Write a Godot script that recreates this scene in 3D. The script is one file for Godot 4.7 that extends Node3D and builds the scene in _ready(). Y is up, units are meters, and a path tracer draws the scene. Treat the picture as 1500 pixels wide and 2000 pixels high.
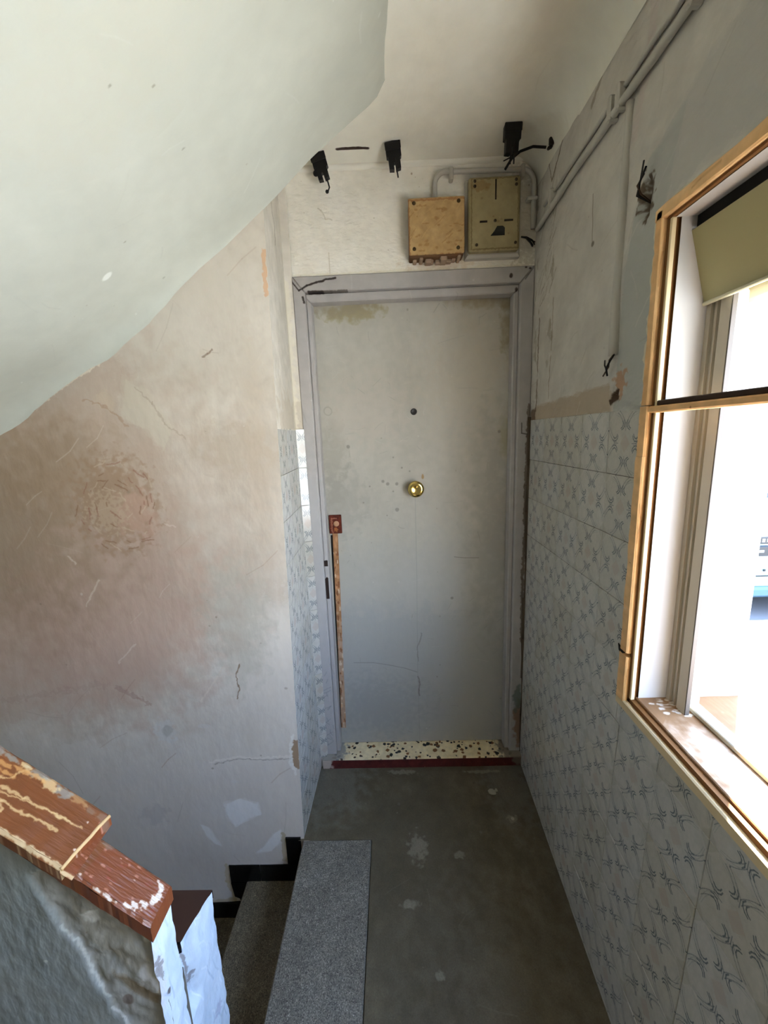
extends Node3D
# Stairwell landing with a worn grey flat door. Metres, y up; z = 0 is the face of the door leaf, x = 0 is the camera.

const RX := 0.555      # inner face of the right wall
const CEIL := 2.48     # landing ceiling
const TW := 0.1465     # tile width
const TH := 0.155      # tile height
const TZ := 0.077      # first upright tile joint on the right wall
const WZ := 0.789      # outer edge of window casing (far side)
const WZ2 := 1.93      # outer edge of window casing (near side)
const WY := 0.834      # outer edge of window casing (bottom)
const WY2 := 1.945     # outer edge of window casing (top)
const CW := 0.043      # casing width

var noise_a: PackedByteArray   # 512 x 512, seamless fine noise shared by painters
var rng := RandomNumberGenerator.new()
var used := {}
var bump_tex: ImageTexture
var M := {}


# ---------------------------------------------------------------- painted canvas, in metres
class Cv:
	var w: int
	var h: int
	var x0: float
	var y1: float
	var s: float
	var d: PackedByteArray
	var nz: PackedByteArray
	var x1: float
	var y0: float

	func _init(ax0: float, ay0: float, ax1: float, ay1: float, px_per_m: float, anz: PackedByteArray) -> void:
		x0 = ax0; y1 = ay1; x1 = ax1; y0 = ay0; s = px_per_m; nz = anz
		w = int(ceil((ax1 - ax0) * s)); h = int(ceil((ay1 - ay0) * s))
		d.resize(w * h * 3)

	func base(lo: Color, hi: Color, freq: float, seed_: int, fine := 0.06, octaves := 4, streak := Vector2.ONE) -> void:
		var f := FastNoiseLite.new()
		f.seed = seed_; f.noise_type = FastNoiseLite.TYPE_SIMPLEX; f.frequency = freq / s; f.fractal_octaves = octaves
		var sw := int(w * streak.x); var sh := int(h * streak.y)
		var im := f.get_image(maxi(sw, 4), maxi(sh, 4))
		if sw != w or sh != h:
			im.resize(w, h, Image.INTERPOLATE_CUBIC)
		im.convert(Image.FORMAT_L8)
		var b := im.get_data()
		var lr := lo.r * 255.0; var lg := lo.g * 255.0; var lb := lo.b * 255.0
		var dr := hi.r * 255.0 - lr; var dg := hi.g * 255.0 - lg; var db := hi.b * 255.0 - lb
		var k := 0
		var fk := fine * 2.0 / 255.0
		for y in h:
			var row := (y & 511) * 512
			for x in w:
				var t := b[y * w + x] / 255.0
				var g := 1.0 - fine + nz[row + (x & 511)] * fk
				d[k] = clampi(int((lr + dr * t) * g), 0, 255)
				d[k + 1] = clampi(int((lg + dg * t) * g), 0, 255)
				d[k + 2] = clampi(int((lb + db * t) * g), 0, 255)
				k += 3

	func mixpx(x: int, y: int, c: Color, a: float) -> void:
		var k := (y * w + x) * 3
		d[k] = clampi(int(d[k] + (c.r * 255.0 - d[k]) * a), 0, 255)
		d[k + 1] = clampi(int(d[k + 1] + (c.g * 255.0 - d[k + 1]) * a), 0, 255)
		d[k + 2] = clampi(int(d[k + 2] + (c.b * 255.0 - d[k + 2]) * a), 0, 255)

	func blob(cx: float, cy: float, rx: float, ry: float, c: Color, a := 1.0, rough := 0.4, soft := 0.3, grain := 1.0, off := 0) -> void:
		var px := (cx - x0) * s; var py := (y1 - cy) * s
		var ax := rx * s; var ay := ry * s
		for y in range(maxi(0, int(py - ay * 1.5)), mini(h, int(py + ay * 1.5) + 1)):
			for x in range(maxi(0, int(px - ax * 1.5)), mini(w, int(px + ax * 1.5) + 1)):
				var q := Vector2((x - px) / ax, (y - py) / ay).length()
				if q < 1.5:
					var n := nz[((int(y * grain) + off) & 511) * 512 + ((int(x * grain) + off * 3) & 511)] / 127.5 - 1.0
					var t := clampf((1.0 - q + n * rough) / soft + 0.5, 0.0, 1.0)
					if t > 0.0:
						mixpx(x, y, c, a * t)

	func patch(poly: PackedVector2Array, c: Color, a := 1.0, warp := 0.02, off := 0) -> void:
		var lo := poly[0]; var hi := poly[0]
		for p in poly:
			lo = lo.min(p); hi = hi.max(p)
		for y in range(maxi(0, int((y1 - hi.y - warp) * s)), mini(h, int((y1 - lo.y + warp) * s) + 1)):
			for x in range(maxi(0, int((lo.x - warp - x0) * s)), mini(w, int((hi.x + warp - x0) * s) + 1)):
				var p := Vector2(x0 + x / s, y1 - y / s)
				var t := 0.0
				for j in 3:
					var o := off + j * 37
					var n1 := nz[(((y >> 1) + o) & 511) * 512 + (((x >> 1) + o) & 511)] / 127.5 - 1.0
					var n2 := nz[(((y >> 1) + 211 + o) & 511) * 512 + (((x >> 1) + 97 + o) & 511)] / 127.5 - 1.0
					if Geometry2D.is_point_in_polygon(p + Vector2(n1, n2) * warp, poly):
						t += 0.3333
				if t > 0.0:
					mixpx(x, y, c, a * t)

	func line(pts: Array, width: float, c: Color, a := 1.0, wob := 0.0) -> void:
		var r := width * 0.5 * s
		for i in pts.size() - 1:
			var p := Vector2((pts[i].x - x0) * s, (y1 - pts[i].y) * s)
			var q := Vector2((pts[i + 1].x - x0) * s, (y1 - pts[i + 1].y) * s)
			var pad := r + 1.5 + wob * s
			var l := (q - p).length_squared() + 1e-6
			for y in range(maxi(0, int(minf(p.y, q.y) - pad)), mini(h, int(maxf(p.y, q.y) + pad) + 1)):
				for x in range(maxi(0, int(minf(p.x, q.x) - pad)), mini(w, int(maxf(p.x, q.x) + pad) + 1)):
					var v := Vector2(x + 0.5, y + 0.5)
					if wob > 0.0:
						v += Vector2(nz[((y * 2) & 511) * 512 + ((x * 2) & 511)] - 127.5, nz[((x * 2) & 511) * 512 + ((y * 2 + 77) & 511)] - 127.5) * (wob * s / 127.5)
					var t := clampf((v - p).dot(q - p) / l, 0.0, 1.0)
					var e := clampf(r + 0.6 - (v - p.lerp(q, t)).length(), 0.0, 1.0)
					if e > 0.0:
						mixpx(x, y, c, a * e)

	func grain(rg: RandomNumberGenerator, amount: float, size: int) -> void:   # salt and pepper in small squares
		for y in range(0, h, size):
			for x in range(0, w, size):
				var f := 1.0 + rg.randf_range(-amount, amount) * rg.randf()
				for yy in range(y, mini(y + size, h)):
					for xx in range(x, mini(x + size, w)):
						var k := (yy * w + xx) * 3
						d[k] = mini(int(d[k] * f), 255); d[k + 1] = mini(int(d[k + 1] * f), 255); d[k + 2] = mini(int(d[k + 2] * f), 255)

	func specks(rg: RandomNumberGenerator, n: int, rmin: float, rmax: float, cols: Array, a := 0.8) -> void:
		for i in n:
			var r := lerpf(rmin, rmax, pow(rg.randf(), 2.0))
			blob(rg.randf_range(x0, x1), rg.randf_range(y0, y1), r, r * rg.randf_range(0.6, 1.3), cols[rg.randi() % cols.size()], a * rg.randf_range(0.5, 1.0), 0.35, 0.4, 2.0, i * 7)

	func scratches(rg: RandomNumberGenerator, n: int, l: float, wd: float, cols: Array, a := 0.5, angle := -1.0) -> void:
		for i in n:
			var p := Vector2(rg.randf_range(x0, x1), rg.randf_range(y0, y1))
			var t := rg.randf_range(0, TAU) if angle < 0.0 else angle + rg.randf_range(-0.25, 0.25)
			var q := p + Vector2(cos(t), sin(t)) * l * rg.randf_range(0.3, 1.0)
			line([p, p.lerp(q, 0.5) + Vector2(rg.randf_range(-1, 1), rg.randf_range(-1, 1)) * l * 0.06, q], wd * rg.randf_range(0.6, 1.2), cols[rg.randi() % cols.size()], a * rg.randf_range(0.4, 1.0))

	func tex() -> ImageTexture:
		return ImageTexture.create_from_image(Image.create_from_data(w, h, false, Image.FORMAT_RGB8, d))


# ---------------------------------------------------------------- mesh builder
class Mb:
	var st := SurfaceTool.new()
	var uu := Vector3(1, 0, 0)
	var vv := Vector3(0, -1, 0)
	var o := Vector2.ZERO

	func _init() -> void:
		st.begin(Mesh.PRIMITIVE_TRIANGLES)
		flat()

	func flat() -> Mb:
		st.set_smooth_group(-1)
		return self

	func smooth() -> Mb:
		st.set_smooth_group(0)
		return self

	func frame(cv: Cv, u_axis: Vector3, v_axis: Vector3) -> Mb:   # texture coordinates that lay a canvas on a plane
		uu = u_axis / (cv.x1 - cv.x0); vv = -v_axis / (cv.y1 - cv.y0)
		o = Vector2(-cv.x0 / (cv.x1 - cv.x0), cv.y1 / (cv.y1 - cv.y0))
		return self

	func v(p: Vector3) -> void:
		st.set_uv(Vector2(p.dot(uu), p.dot(vv)) + o)
		st.add_vertex(p)

	func tri(a: Vector3, b: Vector3, c: Vector3) -> void:   # counter-clockwise seen from the front
		v(a); v(c); v(b)

	func quad(a: Vector3, b: Vector3, c: Vector3, e: Vector3) -> void:
		tri(a, b, c); tri(a, c, e)

	func box(lo: Vector3, hi: Vector3, b := 0.0, t := Transform3D()) -> Mb:
		var c := (lo + hi) * 0.5
		var hh := (hi - lo) * 0.5
		b = minf(b, minf(hh.x, minf(hh.y, hh.z)) * 0.9)
		var ax := [Vector3.RIGHT, Vector3.UP, Vector3.BACK]
		for i in 3:
			var n: Vector3 = ax[i]; var p: Vector3 = ax[(i + 1) % 3]; var q: Vector3 = ax[(i + 2) % 3]
			var hn: float = hh[i]; var hp: float = hh[(i + 1) % 3]; var hq: float = hh[(i + 2) % 3]
			for s: float in [1.0, -1.0]:
				var ce := c + n * hn * s
				var pp := p * (hp - b) * s; var qq := q * (hq - b)
				quad(t * (ce - pp - qq), t * (ce + pp - qq), t * (ce + pp + qq), t * (ce - pp + qq))
				if b > 0.0:
					for s2: float in [1.0, -1.0]:   # the edges between faces n and p
						var e1 := c + n * hn * s + p * (hp - b) * s2
						var e2 := c + n * (hn - b) * s + p * hp * s2
						var l := q * (hq - b)
						if s * s2 > 0:
							quad(t * (e1 - l), t * (e2 - l), t * (e2 + l), t * (e1 + l))
						else:
							quad(t * (e1 + l), t * (e2 + l), t * (e2 - l), t * (e1 - l))
		if b > 0.0:
			for sx: float in [1.0, -1.0]:
				for sy: float in [1.0, -1.0]:
					for sz: float in [1.0, -1.0]:
						var k := Vector3(sx, sy, sz)
						var A := t * (c + Vector3(hh.x, hh.y - b, hh.z - b) * k)
						var B := t * (c + Vector3(hh.x - b, hh.y, hh.z - b) * k)
						var C := t * (c + Vector3(hh.x - b, hh.y - b, hh.z) * k)
						if sx * sy * sz > 0: tri(A, B, C)
						else: tri(A, C, B)
		return self

	func tube(pts: Array, r: float, n := 10, cap := true, r2 := -1.0) -> Mb:
		var rings := []
		var up := Vector3(0.31, 0.91, 0.27)
		for i in pts.size():
			var d: Vector3 = (pts[mini(i + 1, pts.size() - 1)] - pts[maxi(i - 1, 0)]).normalized()
			var a := up.cross(d).normalized()
			if a.length() < 0.5: a = Vector3.RIGHT
			var b := d.cross(a)
			up = b
			var rr := r if r2 < 0.0 else lerpf(r, r2, float(i) / (pts.size() - 1))
			var ring := []
			for k in n:
				ring.append(pts[i] + (a * cos(TAU * k / n) + b * sin(TAU * k / n)) * rr)
			rings.append(ring)
		for i in pts.size() - 1:
			for k in n:
				quad(rings[i][k], rings[i][(k + 1) % n], rings[i + 1][(k + 1) % n], rings[i + 1][k])
		if cap:
			for k in range(1, n - 1):
				tri(rings[0][0], rings[0][k + 1], rings[0][k])
				tri(rings[-1][0], rings[-1][k], rings[-1][k + 1])
		return self

	func lathe(prof: Array, t: Transform3D, n := 24) -> Mb:   # profile points (radius, along local z)
		for i in prof.size() - 1:
			for k in n:
				var a := TAU * k / n; var b := TAU * (k + 1) / n
				var p: Vector2 = prof[i]; var q: Vector2 = prof[i + 1]
				var A := t * Vector3(cos(a) * p.x, sin(a) * p.x, p.y); var B := t * Vector3(cos(b) * p.x, sin(b) * p.x, p.y)
				var C := t * Vector3(cos(b) * q.x, sin(b) * q.x, q.y); var D := t * Vector3(cos(a) * q.x, sin(a) * q.x, q.y)
				if p.x < 1e-5: tri(A, C, D)
				elif q.x < 1e-5: tri(A, B, C)
				else: quad(A, B, C, D)
		return self

	func prism(poly: PackedVector2Array, t: Transform3D, depth: float, bev := 0.0) -> Mb:   # polygon in local x, y (counter-clockwise), front at local z = depth
		if Geometry2D.is_polygon_clockwise(poly):
			poly.reverse()
		var top := poly
		if bev > 0.0:
			var ins := Geometry2D.offset_polygon(poly, -bev)
			if ins.size() == 1 and ins[0].size() == poly.size():
				var best := 0
				for i in poly.size():
					if ins[0][i].distance_to(poly[0]) < ins[0][best].distance_to(poly[0]): best = i
				top = PackedVector2Array()
				for i in poly.size(): top.append(ins[0][(best + i) % poly.size()])
			else: bev = 0.0
		var ix := Geometry2D.triangulate_polygon(top)
		for i in range(0, ix.size(), 3):
			var a := top[ix[i]]; var b := top[ix[i + 1]]; var c := top[ix[i + 2]]
			if (b - a).cross(c - a) < 0.0:
				var x := b; b = c; c = x
			tri(t * Vector3(a.x, a.y, depth), t * Vector3(b.x, b.y, depth), t * Vector3(c.x, c.y, depth))
		var n := poly.size()
		ix = Geometry2D.triangulate_polygon(poly)
		for i in range(0, ix.size(), 3):
			var a := poly[ix[i]]; var b := poly[ix[i + 1]]; var c := poly[ix[i + 2]]
			if (b - a).cross(c - a) < 0.0:
				var x := b; b = c; c = x
			tri(t * Vector3(a.x, a.y, 0), t * Vector3(c.x, c.y, 0), t * Vector3(b.x, b.y, 0))
		for i in n:
			var j := (i + 1) % n
			var z := depth - bev
			quad(t * Vector3(poly[i].x, poly[i].y, 0), t * Vector3(poly[j].x, poly[j].y, 0), t * Vector3(poly[j].x, poly[j].y, z), t * Vector3(poly[i].x, poly[i].y, z))
			if bev > 0.0:
				quad(t * Vector3(poly[i].x, poly[i].y, z), t * Vector3(poly[j].x, poly[j].y, z), t * Vector3(top[j].x, top[j].y, depth), t * Vector3(top[i].x, top[i].y, depth))
		return self

	func grid(us: PackedFloat32Array, vs: PackedFloat32Array, f: Callable, skip = null) -> Mb:   # f(u, v); u x v points to the front
		var row := []
		for b in vs:
			var r := PackedVector3Array()
			for a in us: r.append(f.call(a, b))
			row.append(r)
		for j in vs.size() - 1:
			for i in us.size() - 1:
				if skip != null and skip.call((us[i] + us[i + 1]) * 0.5, (vs[j] + vs[j + 1]) * 0.5): continue
				quad(row[j][i], row[j][i + 1], row[j + 1][i + 1], row[j + 1][i])
		return self

	func mesh() -> ArrayMesh:
		st.generate_normals()
		return st.commit()


static func steps(a: float, b: float, n: int, extra := []) -> PackedFloat32Array:
	var r := []
	for i in n + 1:
		r.append(lerpf(a, b, float(i) / n))
	for e in extra:
		var near := 0
		for i in r.size():
			if absf(r[i] - e) < absf(r[near] - e): near = i
		r[near] = e
	return PackedFloat32Array(r)


# ---------------------------------------------------------------- naming and placing
func put(called: String, mb: Mb, m: Material, parent: Node = null) -> MeshInstance3D:
	var o := MeshInstance3D.new()
	o.mesh = mb.mesh()
	o.material_override = m
	name_in(o, called, parent if parent else self)
	return o


func name_in(o: Node, called: String, parent: Node) -> void:
	var key := called if parent == self else str(parent.get_instance_id()) + called
	var n: int = used.get(key, 0)
	used[key] = n + 1
	o.name = called if n == 0 else "%s_%03d" % [called, n]
	parent.add_child(o, true)


func tag(o: Node, label: String, category: String, group := "", kind := "") -> void:
	o.set_meta("label", label)
	if category: o.set_meta("category", category)
	if group: o.set_meta("group", group)
	if kind: o.set_meta("kind", kind)


func thing(called: String, label: String, category: String, at := Vector3.ZERO, group := "", kind := "") -> Node3D:
	var o := Node3D.new()
	name_in(o, called, self)
	o.position = at
	tag(o, label, category, group, kind)
	return o


func mat(c: Color, rough := 0.8, tex: Texture2D = null, bump := 0.0, spec := 0.4) -> StandardMaterial3D:
	var m := StandardMaterial3D.new()
	m.albedo_color = c
	m.roughness = rough
	m.metallic_specular = spec
	if tex:
		m.albedo_texture = tex
		m.texture_repeat = false
	if bump > 0.0:
		m.heightmap_enabled = true
		m.heightmap_texture = bump_tex
		m.heightmap_scale = bump
	return m


func tri_mat(c: Color, rough: float, tex: Texture2D, size: float, bump := 0.0, spec := 0.4) -> StandardMaterial3D:
	var m := mat(c, rough, tex, bump, spec)
	m.texture_repeat = true
	m.uv1_triplanar = true
	m.uv1_world_triplanar = true
	m.uv1_scale = Vector3.ONE / size
	return m


func fbm(seed_: int, freq: float, oct := 4) -> FastNoiseLite:
	var f := FastNoiseLite.new()
	f.seed = seed_; f.frequency = freq; f.fractal_octaves = oct; f.noise_type = FastNoiseLite.TYPE_SIMPLEX_SMOOTH
	return f


func P2(a: Array) -> PackedVector2Array:
	var r := PackedVector2Array()
	for i in range(0, a.size(), 2): r.append(Vector2(a[i], a[i + 1]))
	return r


static func V(a: Array) -> Array:
	var r := []
	for i in range(0, a.size(), 2): r.append(Vector2(a[i], a[i + 1]))
	return r


static func g8(r: int, g: int, b: int) -> Color:
	return Color(r / 255.0, g / 255.0, b / 255.0)


func _ready() -> void:
	# ---------- camera
	var cam := Camera3D.new()
	cam.name = "camera"
	cam.fov = 103.87
	cam.near = 0.02
	cam.position = Vector3(0, 1.523, 1.711)
	cam.rotation = Vector3(-0.18904, 0.02472, -0.0384)
	cam.current = true
	add_child(cam)
	# ---------- sky, sun, exposure
	var sky := ProceduralSkyMaterial.new()
	sky.sky_top_color = Color(0.56, 0.67, 0.84)
	sky.sky_horizon_color = Color(0.90, 0.91, 0.90)
	sky.sky_energy_multiplier = 1.55
	sky.ground_bottom_color = Color(0.55, 0.52, 0.47)
	sky.ground_horizon_color = Color(0.75, 0.74, 0.70)
	var env := Environment.new()
	env.background_mode = Environment.BG_SKY
	env.sky = Sky.new()
	env.sky.sky_material = sky
	env.tonemap_mode = Environment.TONE_MAPPER_LINEAR
	env.tonemap_exposure = 10.8
	env.sdfgi_enabled = true
	env.ssao_enabled = true
	env.ssil_enabled = true
	var we := WorldEnvironment.new()
	we.name = "world"
	we.environment = env
	add_child(we)
	var sun := DirectionalLight3D.new()
	sun.name = "sun"
	sun.sky_mode = DirectionalLight3D.SKY_MODE_LIGHT_ONLY
	sun.light_energy = 2.5
	sun.light_color = Color(1.0, 0.97, 0.92)
	sun.light_angular_distance = 0.6
	sun.shadow_enabled = true
	var el := deg_to_rad(50.0)
	var to := Vector3(-0.66 * cos(el), -sin(el), 0.75 * cos(el))
	sun.basis = Basis.looking_at(to.normalized(), Vector3.UP)
	add_child(sun)

	rng.seed = 20240611
	prepare_noise()
	materials()
	build_floor()
	build_walls()
	build_ceiling()
	build_stairs()
	build_parapets()
	build_door()
	build_window()
	build_outside()
	build_electrics()
	build_small()


func prepare_noise() -> void:
	var f := fbm(5, 0.035, 5)
	var im := f.get_seamless_image(512, 512)
	im.convert(Image.FORMAT_L8)
	noise_a = im.get_data()
	var f2 := fbm(9, 0.02, 6)
	var b := f2.get_seamless_image(1024, 1024)
	b.convert(Image.FORMAT_L8)
	bump_tex = ImageTexture.create_from_image(b)


func materials() -> void:
	M.white = mat(Color(0.80, 0.79, 0.74), 0.85)
	M.plain_plaster = tri_mat(Color(0.78, 0.77, 0.72), 0.85, null, 1.2, 0.5)
	M.reveal = mat(Color(0.72, 0.712, 0.70), 0.9, null, 0.0, 0.2)
	M.black_tile = mat(Color(0.02, 0.022, 0.03), 0.25, null, 0.0, 0.5)
	M.dark = mat(Color(0.05, 0.04, 0.035), 0.8)
	M.black = mat(Color(0.025, 0.024, 0.022), 0.55)
	M.wire = mat(Color(0.05, 0.045, 0.04), 0.5)
	M.paint_pipe = mat(Color(0.74, 0.725, 0.68), 0.6)
	M.rust = mat(Color(0.26, 0.11, 0.05), 0.8)
	M.screw = mat(Color(0.30, 0.24, 0.14), 0.5)
	M.screw.metallic = 0.6
	M.brass = mat(Color(0.80, 0.70, 0.42), 0.16)
	M.brass.metallic = 1.0
	# terrazzo steps
	var c := Cv.new(0, 0, 0.6, 0.6, 900, noise_a)
	c.base(g8(104, 101, 93), g8(120, 117, 108), 6, 31, 0.10)
	c.specks(rng, 4200, 0.0006, 0.0017, [g8(70, 68, 64), g8(165, 162, 152), g8(88, 86, 80), g8(185, 182, 172), g8(60, 58, 55)], 0.7)
	c.grain(rng, 0.5, 2)
	M.terrazzo = tri_mat(Color(1, 1, 1), 0.55, c.tex(), 0.6)
	M.tread = M.terrazzo.duplicate()
	M.tread.albedo_color = Color(0.88, 0.83, 0.74)
	# dark red riser under the door
	c = Cv.new(-0.4, 0, 0.6, 0.06, 700, noise_a)
	c.base(g8(74, 30, 30), g8(98, 42, 40), 9, 32, 0.14)
	c.specks(rng, 160, 0.0008, 0.003, [g8(150, 120, 110), g8(60, 28, 28)], 0.5)
	c.blob(-0.355, 0.03, 0.03, 0.035, g8(196, 188, 176), 0.9, 0.5)
	c.blob(0.535, 0.03, 0.03, 0.03, g8(120, 108, 96), 0.9, 0.5)
	M.riser_cv = c
	M.riser = mat(Color(1, 1, 1), 0.5, c.tex())
	# cream terrazzo with dark chips
	c = Cv.new(-0.4, -0.06, 0.6, 0.12, 900, noise_a)
	c.base(g8(222, 204, 160), g8(238, 224, 186), 10, 33, 0.06)
	for i in 250:
		var p := Vector2(rng.randf_range(-0.4, 0.6), rng.randf_range(-0.06, 0.12))
		var r := rng.randf_range(0.003, 0.0125)
		var poly := PackedVector2Array()
		var n := rng.randi_range(4, 6)
		var a0 := rng.randf() * TAU
		for k in n:
			poly.append(p + Vector2.from_angle(a0 + TAU * k / n) * r * rng.randf_range(0.55, 1.15))
		c.patch(poly, [g8(34, 30, 26), g8(58, 44, 34), g8(24, 26, 28), g8(120, 78, 40)][mini(rng.randi() % 5, 3)], 0.95, 0.0008, i * 5)
	c.blob(-0.34, 0.04, 0.075, 0.12, g8(140, 140, 136), 0.85, 0.5, 0.3)
	c.blob(0.52, 0.04, 0.065, 0.12, g8(120, 112, 100), 0.85, 0.5, 0.3)
	M.chips_cv = c
	M.chips = mat(Color(1, 1, 1), 0.45, c.tex())
	tile_material()
	# orange wood of the window casing
	c = Cv.new(0, 0, 0.25, 1.2, 620, noise_a)
	c.base(g8(222, 172, 114), g8(240, 200, 144), 30, 34, 0.08, 4, Vector2(1.0, 0.06))
	c.scratches(rng, 70, 0.12, 0.0012, [g8(150, 90, 40), g8(236, 190, 130), g8(120, 70, 30)], 0.6, PI / 2)
	c.specks(rng, 40, 0.001, 0.004, [g8(120, 70, 34), g8(232, 214, 180)], 0.6)
	M.wood_cv = c
	M.wood = mat(Color(1, 1, 1), 0.55, c.tex(), 0.05)
	M.wood.texture_repeat = true
	M.wood_dark = mat(Color(0.46, 0.30, 0.14), 0.7)
	M.cream = mat(Color(0.84, 0.76, 0.60), 0.7)
	M.alu = mat(Color(0.72, 0.68, 0.60), 0.45)
	M.alu_dark = mat(Color(0.36, 0.33, 0.30), 0.5)
	M.shutter = mat(Color(0.66, 0.63, 0.46), 0.5)


func tile_material() -> void:
	var c := Cv.new(0, 0, 1, 1, 300, noise_a)
	c.base(g8(186, 184, 176), g8(198, 196, 188), 3, 41, 0.025)
	for p in [[0.5, 0.5], [0.0, 0.0], [1.0, 0.0], [0.0, 1.0], [1.0, 1.0]]:
		var q := Vector2(p[0], p[1])
		c.patch(PackedVector2Array([q + Vector2(0.13, 0), q + Vector2(0, 0.15), q - Vector2(0.13, 0), q - Vector2(0, 0.15)]), g8(186, 172, 160) if p[0] == 0.5 else g8(174, 172, 160), 0.55, 0.02)
	var ink := g8(92, 102, 108)
	for m in [[0.5, 0.0, 1], [0.5, 1.0, 1], [0.0, 0.5, 0], [1.0, 0.5, 0]]:
		var o := Vector2(m[0], m[1])
		for sx: float in [-1.0, 1.0]:
			for sy: float in [-1.0, 1.0]:
				# drawn-in sides of a four-pointed star
				for k in 2:
					var side := []
					for i in 11:
						var t := PI * 0.5 * i / 10.0
						side.append(o + Vector2(sx * (0.20 + 0.03 * k) * pow(cos(t), 2.4), sy * (0.20 + 0.03 * k) * pow(sin(t), 2.4)) + Vector2(sx, sy) * 0.022 * k)
					c.line(side, 0.010, ink, 0.40)
				# strokes that sweep past two of its points and curl outwards, doubled
				for k in [[[0.02, 0.34, 0.035, 0.26, 0.06, 0.17, 0.095, 0.10, 0.14, 0.055], [0.14, 0.055, 0.185, 0.03, 0.23, 0.035, 0.272, 0.07, 0.29, 0.115]], [[0.045, 0.34, 0.062, 0.28, 0.085, 0.20, 0.12, 0.135, 0.155, 0.10], [0.155, 0.10, 0.19, 0.078, 0.225, 0.080, 0.254, 0.105, 0.268, 0.14]]]:
					for part in 2:
						var pts := []
						for i in range(0, 10, 2):
							var p := Vector2(k[part][i], k[part][i + 1])
							if m[2] == 1: p = Vector2(p.y, p.x)
							pts.append(o + Vector2(p.x * sx, p.y * sy))
						c.line(pts, 0.009 if part == 0 else 0.016, ink, 0.16 if part == 0 else 0.72)
		for q in ([Vector2(1, 0), Vector2(-1, 0)] if m[2] == 0 else [Vector2(0, 1), Vector2(0, -1)]):
			c.line([o + q * 0.19, o + q * 0.30], 0.013, ink, 0.5)
	c.specks(rng, 40, 0.004, 0.012, [g8(160, 152, 138), g8(206, 204, 198)], 0.3)
	var t := c.tex()
	M.tiles = []
	for k in [Color(1, 1, 1), Color(0.97, 0.965, 0.95), Color(0.985, 0.99, 1.0)]:
		var m := mat(k, 0.16, t, 0.0, 0.5)
		m.heightmap_enabled = false
		M.tiles.append(m)
	M.grout = mat(Color(0.58, 0.57, 0.53), 0.9)


# one glazed tile on the patch f(s, t); s x t points out of the wall
func tile(parent: Node, f: Callable, s0: float, s1: float, t0: float, t1: float, holes := [], cell_s := 0.0, cell_t := 0.0) -> void:
	var rects := [Rect2(s0, t0, s1 - s0, t1 - t0)]
	for h in holes:
		var next := []
		for r: Rect2 in rects:
			var i: Rect2 = r.intersection(h)
			if i.size.x <= 0.0 or i.size.y <= 0.0:
				next.append(r)
				continue
			for q in [Rect2(r.position, Vector2(i.position.x - r.position.x, r.size.y)), Rect2(i.end.x, r.position.y, r.end.x - i.end.x, r.size.y),
					Rect2(i.position.x, r.position.y, i.size.x, i.position.y - r.position.y), Rect2(i.position.x, i.end.y, i.size.x, r.end.y - i.end.y)]:
				if q.size.x > 0.004 and q.size.y > 0.004: next.append(q)
		rects = next
	if rects.is_empty():
		return
	var mb := Mb.new()
	var g := 0.0005; var bv := 0.0011; var th := 0.006
	var tilt := Vector2(rng.randf_range(-1, 1), rng.randf_range(-1, 1)) * 0.006
	for r: Rect2 in rects:
		var a := r.position; var b := r.end
		var pt := func(s: float, t: float, hgt: float, ins: float, sg: Vector2) -> Vector3:
			var ss := s + sg.x * ins; var tt := t + sg.y * ins
			var p: Vector3 = f.call(ss, tt)
			var n: Vector3 = (f.call(ss + 0.01, tt) - p).cross(f.call(ss, tt + 0.01) - p).normalized()
			return p + n * (hgt + tilt.x * (ss - s0) + tilt.y * (tt - t0))
		var cs := [[a.x, a.y, Vector2(1, 1)], [b.x, a.y, Vector2(-1, 1)], [b.x, b.y, Vector2(-1, -1)], [a.x, b.y, Vector2(1, -1)]]
		var rings := []
		for lv in [[-0.002, g], [th - bv, g], [th, g + bv]]:
			var ring := []
			for q in cs: ring.append(pt.call(q[0], q[1], lv[0], lv[1], q[2]))
			rings.append(ring)
		var uvs := []
		for q in cs: uvs.append(Vector2((q[0] - cell_s) / TW, 1.0 - (q[1] - cell_t) / TH))
		for k in 2:
			for i in 4:
				var j := (i + 1) % 4
				quad_uv(mb, [rings[k][i], rings[k][j], rings[k + 1][j], rings[k + 1][i]], [uvs[i], uvs[j], uvs[j], uvs[i]])
		quad_uv(mb, rings[2], uvs)
	put("tile", mb, M.tiles[rng.randi() % 3], parent)


func quad_uv(mb: Mb, p: Array, u: Array) -> void:
	for i in [0, 2, 1, 0, 3, 2]:
		mb.st.set_uv(u[i])
		mb.st.add_vertex(p[i])


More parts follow.
